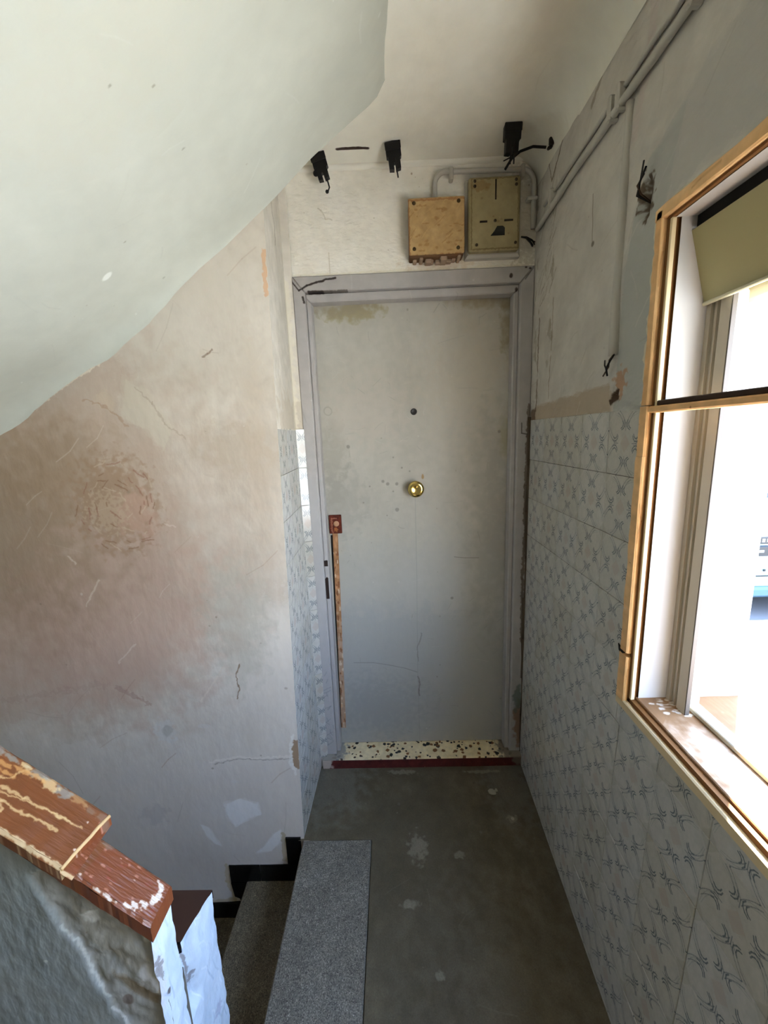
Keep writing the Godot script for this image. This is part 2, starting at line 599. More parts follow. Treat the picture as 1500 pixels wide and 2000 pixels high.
# ---------------------------------------------------------------- floor
func build_floor() -> void:
	var c := Cv.new(-0.5, 0.0, 0.6, 2.0, 480, noise_a)
	c.base(g8(84, 77, 60), g8(106, 98, 80), 4.5, 51, 0.10)
	c.blob(0.1, 0.55, 0.30, 0.5, g8(78, 72, 58), 0.5, 0.7, 0.9, 0.6)
	c.blob(-0.33, 0.16, 0.16, 0.18, g8(108, 106, 96), 0.6, 0.6, 0.6)
	c.blob(0.46, 0.2, 0.1, 0.2, g8(104, 100, 90), 0.6, 0.6, 0.6)
	c.blob(0.3, 1.0, 0.25, 0.4, g8(106, 102, 90), 0.35, 0.8, 0.9)
	c.specks(rng, 150, 0.001, 0.006, [g8(138, 132, 118), g8(70, 66, 56), g8(122, 116, 104)], 0.5)
	c.scratches(rng, 60, 0.12, 0.002, [g8(132, 126, 112), g8(80, 74, 62)], 0.35)
	for q in [[0.008, 0.655, 0.028, 0.012], [0.046, 0.47, 0.03, 0.05], [0.2, 0.5, 0.02, 0.012], [0.43, 0.36, 0.02, 0.014], [0.09, 0.83, 0.012, 0.012], [0.0, 0.125, 0.06, 0.012], [0.36, 0.13, 0.09, 0.008]]:
		c.blob(q[0], q[1], q[2], q[3], g8(150, 144, 130), 0.55, 0.8, 0.5, 2.0)
	c.grain(rng, 0.12, 1)
	var m := mat(Color(1, 1, 1), 0.62, c.tex(), 0.25, 0.4)
	var mb := Mb.new().smooth().frame(c, Vector3(1, 0, 0), Vector3(0, 0, 1))
	var nf := fbm(3, 3.0)
	mb.grid(steps(-0.125, 0.6, 24), steps(2.65, 0.0, 70), func(x, z): return Vector3(x, nf.get_noise_2d(x, z) * 0.0025 - 0.001, z))
	mb.grid(steps(-0.41, -0.125, 8), steps(0.436, 0.0, 14), func(x, z): return Vector3(x, nf.get_noise_2d(x, z) * 0.0025 - 0.001, z))
	mb.flat().box(Vector3(-0.37, -0.22, -0.3), Vector3(0.9, -0.012, 2.65))
	var fl := put("floor", mb, m)
	tag(fl, "worn dark grey-brown cement landing floor in front of the door", "floor", "", "structure")
	# terrazzo edge slab along the stairs
	mb = Mb.new()
	mb.box(Vector3(-0.392, -0.042, 0.436), Vector3(-0.128, 0.0015, 2.65), 0.004)
	put("edge_slab", mb, M.terrazzo, fl)
	# threshold of the door
	var th := thing("trim_1", "raised door threshold of cream terrazzo with a dark red riser", "threshold", Vector3.ZERO, "", "structure")
	mb = Mb.new().frame(M.chips_cv, Vector3(1, 0, 0), Vector3(0, 0, 1))
	mb.box(Vector3(-0.372, 0.0425, -0.06), Vector3(0.553, 0.05, 0.1), 0.002)
	put("terrazzo_slab", mb, M.chips, th)
	mb = Mb.new().frame(M.riser_cv, Vector3(1, 0, 0), Vector3(0, 1, 0))
	mb.box(Vector3(-0.372, -0.01, 0.02), Vector3(0.553, 0.042, 0.098), 0.002)
	put("riser_board", mb, M.riser, th)


# ---------------------------------------------------------------- walls
func corner_x(y: float) -> float:
	return lerpf(-0.390, -0.348, y / 2.18)


func corner_z(y: float) -> float:
	return lerpf(0.428, 0.412, y / 2.18)


func right_x(y: float, z: float) -> float:   # the tiled foot of the wall leans in a little towards the stairs' foot
	return RX - maxf(z - 0.1, 0.0) * 0.038 * clampf(1.0 - y / 0.9, 0.0, 1.0) - 0.004 * clampf(1.0 - y / 0.9, 0.0, 1.0)


func build_walls() -> void:
	# ----- wall with the stair skirting, left of the door
	var c := Cv.new(-1.80, -0.60, -0.32, 2.30, 520, noise_a)
	c.base(g8(196, 184, 168), g8(212, 202, 188), 3.0, 61, 0.03, 5)
	c.blob(-0.62, 1.95, 0.4, 0.35, g8(212, 204, 190), 0.6, 0.5, 0.9)
	# grey painted lower part
	c.patch(P2([-1.8, 0.50, -1.1, 0.46, -0.85, 0.56, -0.68, 0.72, -0.60, 1.02, -0.50, 1.0, -0.32, 1.0, -0.32, -0.6, -1.8, -0.6]), g8(214, 207, 196), 0.6, 0.09)
	c.patch(P2([-0.70, 0.35, -0.60, 0.368, -0.5, 0.358, -0.32, 0.37, -0.32, -0.6, -1.8, -0.6, -1.8, 0.3]), g8(212, 203, 193), 0.45, 0.03)
	# old brown-pink undercoat laid bare
	var stain := P2([-1.80, 1.33, -1.247, 1.585, -1.04, 1.70, -0.913, 1.775, -0.854, 1.79, -0.806, 1.731, -0.859, 1.649, -0.845, 1.586, -0.762, 1.591, -0.726, 1.502, -0.728, 1.37, -0.679, 1.231, -0.636, 1.159, -0.667, 0.978, -0.776, 0.769, -1.09, 0.58, -1.80, 0.5])
	c.patch(stain, g8(194, 175, 158), 0.55, 0.05)
	c.blob(-1.0, 1.2, 0.42, 0.55, g8(188, 166, 147), 0.5, 0.5, 0.9, 0.6)
	c.blob(-1.0, 0.95, 0.33, 0.33, g8(192, 162, 146), 0.5, 0.5, 0.8, 0.6)
	c.blob(-1.35, 1.22, 0.36, 0.33, g8(158, 136, 112), 0.6, 0.5, 0.9, 0.7)
	c.blob(-1.12, 1.46, 0.2, 0.15, g8(166, 142, 116), 0.5, 0.6, 0.9)
	c.blob(-1.38, 0.85, 0.42, 0.22, g8(186, 158, 142), 0.4, 0.5, 0.9)
	c.blob(-0.92, 1.33, 0.125, 0.14, g8(168, 140, 114), 0.6, 0.8, 0.45, 1.6)
	c.blob(-0.85, 1.30, 0.06, 0.075, g8(196, 164, 144), 0.7, 0.6, 0.5)
	c.blob(-0.95, 1.31, 0.06, 0.06, g8(198, 178, 152), 0.5, 1.2, 0.3, 3.0)
	for i in 46:
		var a := rng.randf() * TAU
		var p := Vector2(-0.91, 1.325) + Vector2(cos(a), sin(a) * 1.1) * rng.randf_range(0.03, 0.14)
		c.line([p, p + Vector2.from_angle(a + 1.6 + rng.randf_range(-0.5, 0.5)) * rng.randf_range(0.01, 0.045)], 0.0035, [g8(140, 106, 82), g8(206, 188, 164), g8(154, 110, 92)][rng.randi() % 3], 0.6, 0.003)
	# filler over the stain's upper right
	c.patch(P2([-0.83, 1.735, -0.77, 1.70, -0.70, 1.58, -0.74, 1.50, -0.80, 1.585, -0.86, 1.61]), g8(206, 196, 178), 0.85, 0.02, 60)
	c.patch(P2([-0.90, 1.70, -0.87, 1.66, -0.89, 1.63, -0.93, 1.66]), g8(206, 190, 168), 0.7, 0.02, 90)
	c.line(V([-0.80, 1.70, -0.75, 1.65, -0.72, 1.585, -0.66, 1.54]), 0.004, g8(166, 148, 128), 0.4, 0.006)
	c.line(V([-0.97, 1.67, -0.92, 1.655, -0.87, 1.62, -0.84, 1.58]), 0.006, g8(172, 138, 110), 0.45, 0.008)
	c.line(V([-1.1, 1.665, -0.98, 1.735, -0.90, 1.775]), 0.006, g8(226, 216, 198), 0.9, 0.006)
	# rubbed scratches
	c.scratches(rng, 46, 0.14, 0.003, [g8(216, 204, 190), g8(170, 144, 124), g8(222, 212, 200)], 0.5, 0.7)
	c.scratches(rng, 90, 0.16, 0.0018, [g8(206, 192, 176), g8(160, 146, 130)], 0.35)
	for q in [[-1.08, 0.98, -1.02, 1.07], [-0.76, 1.26, -0.73, 1.25], [-1.11, 1.16, -1.09, 1.13], [-1.0, 0.76, -0.93, 0.83], [-0.72, 0.60, -0.62, 0.74]]:
		c.line([Vector2(q[0], q[1]), Vector2(q[2], q[3])], 0.006, g8(214, 200, 184), 0.65, 0.004)
	c.line(V([-1.02, 0.66, -0.95, 0.62, -0.91, 0.59]), 0.016, g8(170, 142, 128), 0.5, 0.012)
	c.line(V([-1.45, 0.62, -1.2, 0.66, -1.05, 0.68]), 0.02, g8(178, 152, 138), 0.3, 0.02)
	c.line(V([-0.575, 1.782, -0.556, 1.79, -0.541, 1.803]), 0.004, g8(140, 120, 104), 0.8, 0.004)
	c.blob(-0.50, 1.50, 0.12, 0.07, g8(184, 168, 148), 0.5, 0.8, 0.6)
	c.blob(-0.43, 1.45, 0.035, 0.3, g8(194, 178, 158), 0.4, 0.7, 0.8)
	c.blob(-0.56, 0.9, 0.1, 0.2, g8(176, 172, 158), 0.5, 0.7, 0.8)
	c.line(V([-0.565, 0.745, -0.583, 0.693, -0.576, 0.65, -0.586, 0.61]), 0.0035, g8(130, 108, 88), 0.9, 0.004)
	# skim line and repairs near the foot
	c.line(V([-0.72, 0.345, -0.697, 0.348, -0.6, 0.366, -0.55, 0.355, -0.504, 0.36, -0.398, 0.368]), 0.006, g8(224, 216, 204), 0.85, 0.006)
	c.line(V([-0.70, 0.338, -0.6, 0.356, -0.5, 0.35, -0.398, 0.358]), 0.003, g8(140, 130, 120), 0.6, 0.005)
	c.patch(P2([-0.685, 0.165, -0.62, 0.19, -0.555, 0.165, -0.545, 0.115, -0.60, 0.085, -0.655, 0.06, -0.68, 0.1]), g8(232, 229, 224), 0.85, 0.012, 20)
	c.patch(P2([-0.785, 0.075, -0.755, 0.06, -0.735, 0.02, -0.715, -0.03, -0.74, -0.015, -0.77, 0.02]), g8(232, 229, 224), 0.8, 0.008, 33)
	c.patch(P2([-0.585, -0.065, -0.52, -0.055, -0.485, -0.01, -0.475, 0.045, -0.51, 0.02, -0.55, -0.03]), g8(232, 229, 224), 0.8, 0.008, 44)
	c.blob(-0.868, 0.482, 0.035, 0.045, g8(208, 204, 196), 0.8, 0.8, 0.4, 1.5)
	c.blob(-0.866, 0.48, 0.018, 0.024, g8(176, 172, 162), 0.7, 0.6, 0.4)
	c.blob(-0.963, 0.12, 0.05, 0.035, g8(190, 182, 174), 0.5, 0.9, 0.5)
	c.blob(-0.72, 0.50, 0.025, 0.008, g8(210, 204, 196), 0.7, 0.6, 0.4)
	c.blob(-0.64, 0.26, 0.015, 0.006, g8(210, 204, 196), 0.7, 0.6, 0.4)
	c.specks(rng, 90, 0.001, 0.006, [g8(216, 210, 202), g8(140, 126, 110)], 0.6)
	# corner edge
	c.line(V([-0.357, 2.07, -0.359, 1.95]), 0.012, g8(214, 160, 116), 0.6, 0.006)
	c.line(V([-0.392, 0.42, -0.394, 0.33]), 0.03, g8(150, 124, 98), 0.9, 0.012)
	c.line(V([-0.398, 0.45, -0.41, 0.40, -0.412, 0.33, -0.398, 0.29]), 0.012, g8(226, 222, 212), 0.8, 0.008)
	c.line(V([-0.47, 0.02, -0.472, -0.13]), 0.016, g8(178, 162, 134), 0.8, 0.006)
	c.line(V([-0.71, -0.11, -0.47, -0.112]), 0.01, g8(214, 204, 194), 0.7, 0.005)
	c.line(V([-0.705, -0.12, -0.71, -0.2, -0.69, -0.29, -0.78, -0.30]), 0.016, g8(190, 174, 140), 0.7, 0.006)
	var nf := fbm(11, 2.2)
	var nf2 := fbm(12, 14.0)
	var mb := Mb.new().smooth().frame(c, Vector3(1, 0, 0), Vector3(0, 1, 0))
	mb.grid(steps(0.0, 1.0, 80), steps(-2.1, 2.55, 150), func(u, y):
		var xx := lerpf(-2.65, corner_x(y), u)
		return Vector3(xx, y, corner_z(y) + (nf.get_noise_2d(xx, y) * 0.006 + nf2.get_noise_2d(xx, y) * 0.0016) * minf(1.0, (1.0 - u) * 30.0)))
	mb.flat().box(Vector3(-2.65, -2.1, 0.0), Vector3(-0.44, 2.6, 0.40))
	var wl := put("wall_left", mb, mat(Color(1, 1, 1), 0.85, c.tex(), 0.15, 0.3))
	tag(wl, "stained pinkish plaster wall beside the stairs with brown patch laid bare", "wall", "", "structure")
	# return of that wall towards the door: plaster above, tiles below
	c = Cv.new(0.0, 1.45, 0.5, 2.55, 420, noise_a)
	c.base(g8(206, 199, 184), g8(218, 211, 198), 6, 63, 0.04)
	c.scratches(rng, 40, 0.3, 0.003, [g8(176, 166, 148), g8(222, 216, 204)], 0.5, PI / 2)
	c.blob(0.2, 1.6, 0.2, 0.07, g8(190, 178, 158), 0.6, 0.8)
	c.line(V([0.09, 1.50, 0.085, 2.1]), 0.03, g8(226, 218, 196), 0.6, 0.006)
	c.line(V([0.30, 2.33, 0.22, 2.22, 0.24, 2.16]), 0.006, g8(140, 128, 112), 0.7, 0.004)
	mb = Mb.new().smooth().frame(c, Vector3(0, 0, 1), Vector3(0, 1, 0))
	var ret := func(z: float, y: float) -> Vector3:
		var t := (z - 0.08) / (corner_z(y) - 0.08)
		return Vector3(lerpf(-0.380, corner_x(y), clampf(t, 0.0, 1.2)), y, z)
	mb.grid(steps(0.0, 1.0, 16), steps(2.55, 1.555, 40), func(u, y):
		var z := lerpf(0.08, corner_z(y), u)
		var p: Vector3 = ret.call(z, y)
		return p + Vector3(nf2.get_noise_2d(z * 2.0, y) * 0.002 * (1.0 - u) * u * 4.0, 0, 0))
	mb.grid(steps(0.0, 1.0, 4), steps(1.555, 0.0, 8), func(u, y): return ret.call(lerpf(0.08, corner_z(y), u), y) - Vector3(0.006, 0, 0))
	mb.flat().grid(steps(0.0, 0.036, 2), steps(0.0, 2.52, 40), func(q, y): return Vector3(-0.385 + q * 0.88, y, 0.0815 - q * 0.48))
	put("plaster_return", mb, mat(Color(1, 1, 1), 0.85, c.tex(), 0.3, 0.3), wl)
	# t runs downwards so that s (towards the room) x t points to +x
	var fr := func(s: float, t: float) -> Vector3: return ret.call(corner_z(1.56 - t) - s, 1.56 - t) - Vector3(0.006, 0, 0)
	for r in 11:
		for k in 3:
			var s1 := minf((k + 1) * TW, 0.345)
			tile(wl, func(s, t): return fr.call(s, 1.56 - t), k * TW, s1, maxf(1.56 - (r + 1) * TH, -0.0), 1.56 - r * TH, [], k * TW, 1.56 - (r + 1) * TH)
		# narrow slanting strip of cut tiles between that return and the door frame
		var strip := func(s: float, t: float) -> Vector3: return Vector3(-0.383 + s * 0.88, t, 0.083 - s * 0.48)
		tile(wl, strip, 0.0, 0.036, maxf(1.56 - (r + 1) * TH, 0.0), 1.56 - r * TH, [], -0.05, 1.56 - (r + 1) * TH)

	# ----- wall above the door
	c = Cv.new(-0.45, 2.05, 0.60, 2.55, 640, noise_a)
	c.base(g8(236, 231, 216), g8(244, 240, 228), 5, 65, 0.02)
	c.line(V([-0.4, 2.128, 0.5, 2.126]), 0.008, g8(234, 228, 206), 0.7, 0.004)
	c.line(V([-0.24, 2.35, -0.22, 2.33, -0.215, 2.315, -0.19, 2.31]), 0.004, g8(196, 188, 168), 0.6, 0.004)
	c.line(V([-0.21, 2.20, -0.21, 2.13]), 0.003, g8(196, 186, 160), 0.5)
	c.blob(0.53, 2.28, 0.06, 0.2, g8(190, 180, 160), 0.5, 0.9, 0.6, 2.0)
	c.blob(0.19, 2.14, 0.12, 0.018, g8(190, 160, 120), 0.3, 0.9, 0.6)
	c.specks(rng, 30, 0.001, 0.003, [g8(140, 120, 90)], 0.6)
	mb = Mb.new().smooth().frame(c, Vector3(1, 0, 0), Vector3(0, 1, 0))
	mb.grid(steps(-0.384, 0.56, 60), steps(2.10, 2.52, 28), func(x, y): return Vector3(x, y, 0.06 + nf.get_noise_2d(x * 3.0, y * 3.0) * 0.003))
	mb.flat().box(Vector3(-0.5, 2.1, -0.12), Vector3(0.9, 2.62, 0.05))
	mb.box(Vector3(-0.5, -0.2, -0.12), Vector3(-0.367, 2.1, 0.03))
	mb.box(Vector3(0.553, -0.2, -0.12), Vector3(0.9, 2.1, 0.03))
	mb.box(Vector3(-0.5, -0.2, -0.2), Vector3(0.9, 2.62, -0.12))
	var wb := put("wall_back", mb, mat(Color(1, 1, 1), 0.85, c.tex(), 0.3, 0.3))
	tag(wb, "cream plaster wall over the door carrying the two boxes", "wall", "", "structure")

	mb = Mb.new().smooth()
	var fil := []
	for i in 25: fil.append(Vector3(lerpf(-0.40, 0.57, i / 24.0), 2.478 + nf2.get_noise_1d(i * 0.04) * 0.004, 0.058))
	mb.tube(fil, 0.013, 10)
	put("plaster_fillet", mb, mat(Color(0.92, 0.91, 0.86), 0.85), wb)

	# ----- right wall
	c = Cv.new(0.0, 1.50, 2.10, 2.60, 480, noise_a)
	c.base(g8(188, 183, 172), g8(204, 199, 188), 4, 67, 0.03, 5)
	c.patch(P2([0.08, 1.57, 0.12, 1.61, 0.22, 1.612, 0.42, 1.622, 0.645, 1.63, 0.66, 1.56, 0.08, 1.55]), g8(170, 152, 128), 0.75, 0.012)
	c.patch(P2([0.672, 1.5, 0.674, 1.845, 0.70, 1.98, 0.735, 2.06, 0.85, 2.1, 0.80, 1.9, 0.80, 1.5]), g8(172, 174, 166), 0.8, 0.012, 12)
	c.patch(P2([0.78, 1.96, 0.80, 2.10, 1.1, 2.18, 1.5, 2.2, 1.9, 2.1, 2.0, 1.96]), g8(180, 178, 170), 0.6, 0.03, 15)
	c.line(V([0.685, 2.14, 0.72, 2.30, 0.74, 2.44]), 0.03, g8(196, 182, 174), 0.5, 0.01)
	c.scratches(rng, 60, 0.16, 0.0028, [g8(158, 152, 140), g8(206, 202, 192)], 0.45, 0.9)
	c.scratches(rng, 50, 0.10, 0.0025, [g8(150, 142, 128), g8(210, 204, 192)], 0.4)
	for i in 22:
		var p := Vector2(rng.randf_range(0.10, 0.22), rng.randf_range(1.95, 2.3))
		c.line([p, p + Vector2(rng.randf_range(0.01, 0.06), rng.randf_range(0.02, 0.08))], 0.003, [g8(120, 106, 88), g8(150, 136, 116)][rng.randi() % 2], 0.55, 0.004)
	c.line(V([0.17, 2.43, 0.18, 2.38, 0.205, 2.32]), 0.004, g8(120, 108, 90), 0.8, 0.003)
	c.line(V([0.205, 2.32, 0.27, 2.37, 0.29, 2.385]), 0.006, g8(104, 92, 74), 0.85, 0.003)
	c.line(V([0.29, 2.43, 0.31, 2.455]), 0.01, g8(110, 98, 80), 0.7, 0.005)
	c.line(V([0.47, 2.35, 0.53, 2.395]), 0.012, g8(140, 128, 110), 0.6, 0.006)
	c.line(V([0.507, 2.125, 0.512, 2.006]), 0.003, g8(130, 120, 104), 0.8)
	c.blob(0.513, 2.004, 0.009, 0.006, g8(110, 102, 88), 0.8)
	c.line(V([0.26, 1.95, 0.255, 1.85, 0.245, 1.70, 0.24, 1.63]), 0.005, g8(150, 138, 120), 0.8, 0.003)
	c.line(V([0.13, 1.92, 0.135, 1.8, 0.125, 1.65, 0.11, 1.57]), 0.009, g8(120, 106, 90), 0.75, 0.004)
	c.blob(0.09, 1.56, 0.03, 0.05, g8(104, 84, 68), 0.8, 0.8)
	for i in 40:
		var p := Vector2(rng.randf_range(0.06, 0.26), rng.randf_range(1.6, 2.44))
		c.blob(p.x, p.y, rng.randf_range(0.003, 0.014), rng.randf_range(0.006, 0.03), [g8(158, 148, 130), g8(216, 212, 202), g8(146, 134, 114)][rng.randi() % 3], 0.5, 0.9, 0.5, 2.5, i * 19)
	# laid-bare brick round the two sockets knocked out of the wall
	c.blob(0.69, 1.628, 0.026, 0.03, g8(178, 142, 112), 0.9, 0.8, 0.3, 2.0)
	c.blob(0.672, 1.598, 0.018, 0.018, g8(70, 54, 40), 0.95, 0.9, 0.3, 2.0)
	c.blob(0.742, 1.995, 0.024, 0.040, g8(96, 82, 66), 0.9, 0.9, 0.3, 2.0)
	c.specks(rng, 120, 0.001, 0.004, [g8(140, 130, 114), g8(214, 210, 200)], 0.5)
	mb = Mb.new().smooth().frame(c, Vector3(0, 0, 1), Vector3(0, 1, 0))
	var hole := func(z: float, y: float) -> float:
		var h := 0.0
		for q in [[0.740, 1.992, 0.017, 0.034, 0.030], [0.672, 1.600, 0.014, 0.016, 0.022], [0.690, 1.628, 0.020, 0.022, 0.006]]:
			var r := Vector2((z - q[0]) / q[2], (y - q[1]) / q[3]).length()
			h = maxf(h, q[4] * clampf(1.6 - r * 1.2, 0.0, 1.0))
		return h
	var wallp := func(z: float, y: float) -> Vector3:
		return Vector3(RX + nf.get_noise_2d(z * 1.6 + 7.0, y * 1.6) * 0.005 + nf2.get_noise_2d(z, y) * 0.0014 + hole.call(z, y), y, z)
	mb.grid(steps(2.65, 0.05, 230, [WZ2 - 0.01, WZ + 0.01]), steps(1.555, 2.385, 74, [WY2 - 0.01]), wallp, func(z, y): return z > WZ + 0.008 and z < WZ2 - 0.008 and y < WY2 - 0.008)
	var pm := mat(Color(1, 1, 1), 0.88, c.tex(), 0.35, 0.3)
	# masonry body with the window opening, and its outer face
	for b in [[-3.0, 4.0, -3.0, WY + CW], [-3.0, 4.0, WY2 - 0.027, 4.5], [-3.0, WZ + CW, WY + CW, WY2 - 0.027], [WZ2 - CW, 4.0, WY + CW, WY2 - 0.027]]:
		mb.flat().box(Vector3(RX + 0.04 if b[3] < 4.0 and b[2] < 1.0 else RX + 0.04, b[2], b[0]), Vector3(0.812, b[3], b[1]))
	var wr := put("wall_right", mb, pm)
	tag(wr, "scuffed grey plaster wall on the right above the patterned tiles", "wall", "", "structure")
	# plastered lining of the opening
	var z0 := WZ + CW; var z1 := WZ2 - CW; var y0 := WY + CW; var y1 := WY2 - 0.027
	mb = Mb.new().smooth()
	mb.grid(steps(0.575, 0.812, 16), steps(y0, y1, 60), func(x, y): return Vector3(x, y, z0 + 0.002 + nf.get_noise_2d(x * 1.2, y * 1.2) * 0.0008))
	mb.flat().quad(Vector3(0.812, y0, z1 - 0.002), Vector3(0.565, y0, z1 - 0.002), Vector3(0.565, y1, z1 - 0.002), Vector3(0.812, y1, z1 - 0.002))
	mb.quad(Vector3(0.565, y1 - 0.002, z0), Vector3(0.605, y1 - 0.002, z0), Vector3(0.605, y1 - 0.002, z1), Vector3(0.565, y1 - 0.002, z1))
	put("reveal", mb, M.reveal, wr)
	mb = Mb.new()
	mb.grid(steps(2.65, 0.05, 26, [WZ, WZ2]), steps(-0.02, 1.56, 16, [WY]), func(z, y): return Vector3(right_x(y, z) + 0.004, y, z), func(z, y): return z > WZ and z < WZ2 and y > WY)
	put("tile_bed", mb, M.grout, wr)
	var win := Rect2(WZ + 0.004, WY + 0.004, WZ2 - WZ - 0.008, 1.0)
	for r in 11:
		for k in 14:
			var za := TZ + k * TW
			if za > 1.95: break
			var yb := 1.56 - (r + 1) * TH
			# s runs into the room along +z, so that s x t points to -x
			tile(wr, func(s, t): return Vector3(right_x(t, s) + 0.004, t, s), za, za + TW, maxf(yb, 0.0), yb + TH, [win], za, yb)
	mb = Mb.new().smooth()
	for i in 8:
		var ya := 0.05 + i * 0.19
		mb.tube([Vector3(0.553 + rng.randf_range(-0.003, 0.003), ya, 0.068), Vector3(0.553 + rng.randf_range(-0.004, 0.004), ya + 0.1, 0.07), Vector3(0.553 + rng.randf_range(-0.003, 0.003), ya + 0.192, 0.068)], rng.randf_range(0.006, 0.011), 6)
	put("mortar_strip", mb, mat(Color(0.36, 0.31, 0.25), 0.95), wr)

	# ----- the rest of the stairwell, behind and beside the camera
	mb = Mb.new()
	mb.box(Vector3(-2.8, -2.1, 2.65), Vector3(0.9, 3.7, 2.85))
	tag(put("wall_front", mb, M.plain_plaster), "white plaster wall at the back of the landing", "wall", "", "structure")
	mb = Mb.new()
	mb.box(Vector3(-2.85, -2.1, 0.0), Vector3(-2.65, 3.7, 2.85))
	tag(put("wall_side", mb, M.plain_plaster), "white plaster wall at the far end of the stair flights", "wall", "", "structure")


# ---------------------------------------------------------------- ceiling and soffit of the flight above
func soffit_y(x: float) -> float:
	var pts := [[-2.65, 0.80], [-1.7, 1.36], [-1.24, 1.61], [-1.047, 1.725], [-0.767, 1.898], [-0.524, 2.063], [-0.344, 2.183], [-0.298, 2.219], [-0.2, 2.302], [-0.133, 2.349], [-0.059, 2.400], [-0.022, 2.425], [-0.004, 2.443], [0.007, 2.461], [0.014, 2.479], [0.09, 2.49]]
	for i in pts.size() - 1:
		if x <= pts[i + 1][0]:
			return lerpf(pts[i][1], pts[i + 1][1], (x - pts[i][0]) / (pts[i + 1][0] - pts[i][0]))
	return 2.49


func build_ceiling() -> void:
	var c := Cv.new(-0.45, 0.0, 0.60, 2.0, 420, noise_a)
	c.base(g8(234, 231, 216), g8(241, 239, 227), 3, 71, 0.015)
	c.line(V([-0.150, 0.146, -0.12, 0.149, -0.08, 0.149, -0.047, 0.144]), 0.011, g8(54, 40, 34), 0.95, 0.001)
	c.line(V([-0.148, 0.143, -0.047, 0.143]), 0.004, g8(54, 40, 34), 0.9)
	c.scratches(rng, 25, 0.2, 0.003, [g8(210, 205, 188), g8(238, 235, 224)], 0.4)
	c.blob(0.53, 0.15, 0.08, 0.12, g8(196, 188, 168), 0.3, 0.9, 0.9)
	var mb := Mb.new().smooth().frame(c, Vector3(1, 0, 0), Vector3(0, 0, 1))
	var nf := fbm(17, 1.8)
	mb.grid(steps(-0.44, 0.455, 30), steps(0.04, 2.65, 60), func(x, z): return Vector3(x, CEIL + nf.get_noise_2d(x, z) * 0.004, z))
	mb.grid(steps(0.0, 1.0, 8), steps(0.04, 2.65, 60), func(u, z):
		var a: float = u * PI * 0.5
		return Vector3(0.455 + 0.10 * sin(a), CEIL - 0.10 + 0.10 * cos(a) + nf.get_noise_2d(0.455, z) * 0.004 * (1.0 - u), z))
	mb.flat().box(Vector3(-0.44, 2.5, -0.2), Vector3(0.82, 2.7, 0.44))
	mb.box(Vector3(0.0, 2.5, 0.4), Vector3(0.82, 2.7, 2.7))
	tag(put("ceiling", mb, mat(Color(1, 1, 1), 0.85, c.tex(), 0.08, 0.3)), "flat cream landing ceiling in front of the door", "ceiling", "", "structure")
	# soffit
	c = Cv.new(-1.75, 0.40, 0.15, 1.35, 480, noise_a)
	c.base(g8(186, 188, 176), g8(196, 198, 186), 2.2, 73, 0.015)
	c.blob(-0.45, 0.95, 0.14, 0.1, g8(182, 180, 164), 0.35, 0.7, 0.9)
	c.scratches(rng, 34, 0.1, 0.0025, [g8(180, 182, 172), g8(208, 210, 202)], 0.35)
	for q in [[-0.72, 0.93, 0.010], [-0.45, 0.93, 0.004], [-0.42, 0.74, 0.004], [-0.40, 0.88, 0.004], [-0.62, 0.66, 0.004]]:
		c.blob(q[0], q[1], q[2], q[2] * 0.5, g8(150, 146, 130), 0.8, 0.5, 0.4, 2.0)
	c.blob(-0.70, 0.62, 0.012, 0.008, g8(226, 228, 220), 0.9, 0.4, 0.4)
	c.line(V([-0.80, 0.95, -0.77, 0.93, -0.745, 0.93]), 0.004, g8(160, 156, 140), 0.7, 0.003)
	c.specks(rng, 40, 0.001, 0.004, [g8(150, 146, 132), g8(220, 222, 214)], 0.6)
	mb = Mb.new().smooth().frame(c, Vector3(1, 0, 0), Vector3(0, 0, 1))
	var zs := PackedFloat32Array([0.41, 0.416, 0.425, 0.437, 0.452, 0.468, 0.485])
	for i in 22: zs.append(0.52 + i * 0.0372)
	mb.grid(steps(-2.65, 0.09, 110), zs, func(x, z):
		var d := 0.0
		if z < 0.485 and x < -0.30:   # plaster fillet against the wall below
			var t: float = (0.485 - z) / 0.075
			d = lerpf(0.0, 0.052, clampf((-0.33 - x) / 0.45, 0.0, 1.0)) * (1.0 - sqrt(maxf(0.0, 1.0 - t * t)))
		return Vector3(x, soffit_y(x) - d + nf.get_noise_2d(x * 0.8 + 4.0, z) * 0.006 * clampf((0.0 - x) * 5.0, 0.0, 1.0), z))
	# its edge towards the recess by the door and the body above
	mb.flat()
	mb.grid(steps(0.0, 1.0, 1), steps(0.09, -0.5, 24), func(u, x): return Vector3(x, lerpf(soffit_y(x), 2.6, u), 0.41))
	mb.grid(steps(0.0, 1.0, 1), steps(-2.65, 0.09, 60), func(u, x): return Vector3(x, lerpf(soffit_y(x), 3.5, u), 1.301))
	tag(put("ceiling_soffit", mb, mat(Color(1, 1, 1), 0.8, c.tex(), 0.06, 0.3)), "sloping greenish white underside of the flight of stairs above", "soffit", "", "structure")
	mb = Mb.new()
	mb.box(Vector3(-2.8, 3.5, 0.0), Vector3(0.3, 3.7, 2.8))
	mb.box(Vector3(0.0, 2.5, 1.3), Vector3(0.1, 3.6, 2.8))
	tag(put("ceiling_upper", mb, M.plain_plaster), "white ceiling high above the upper flight of stairs", "ceiling", "", "structure")


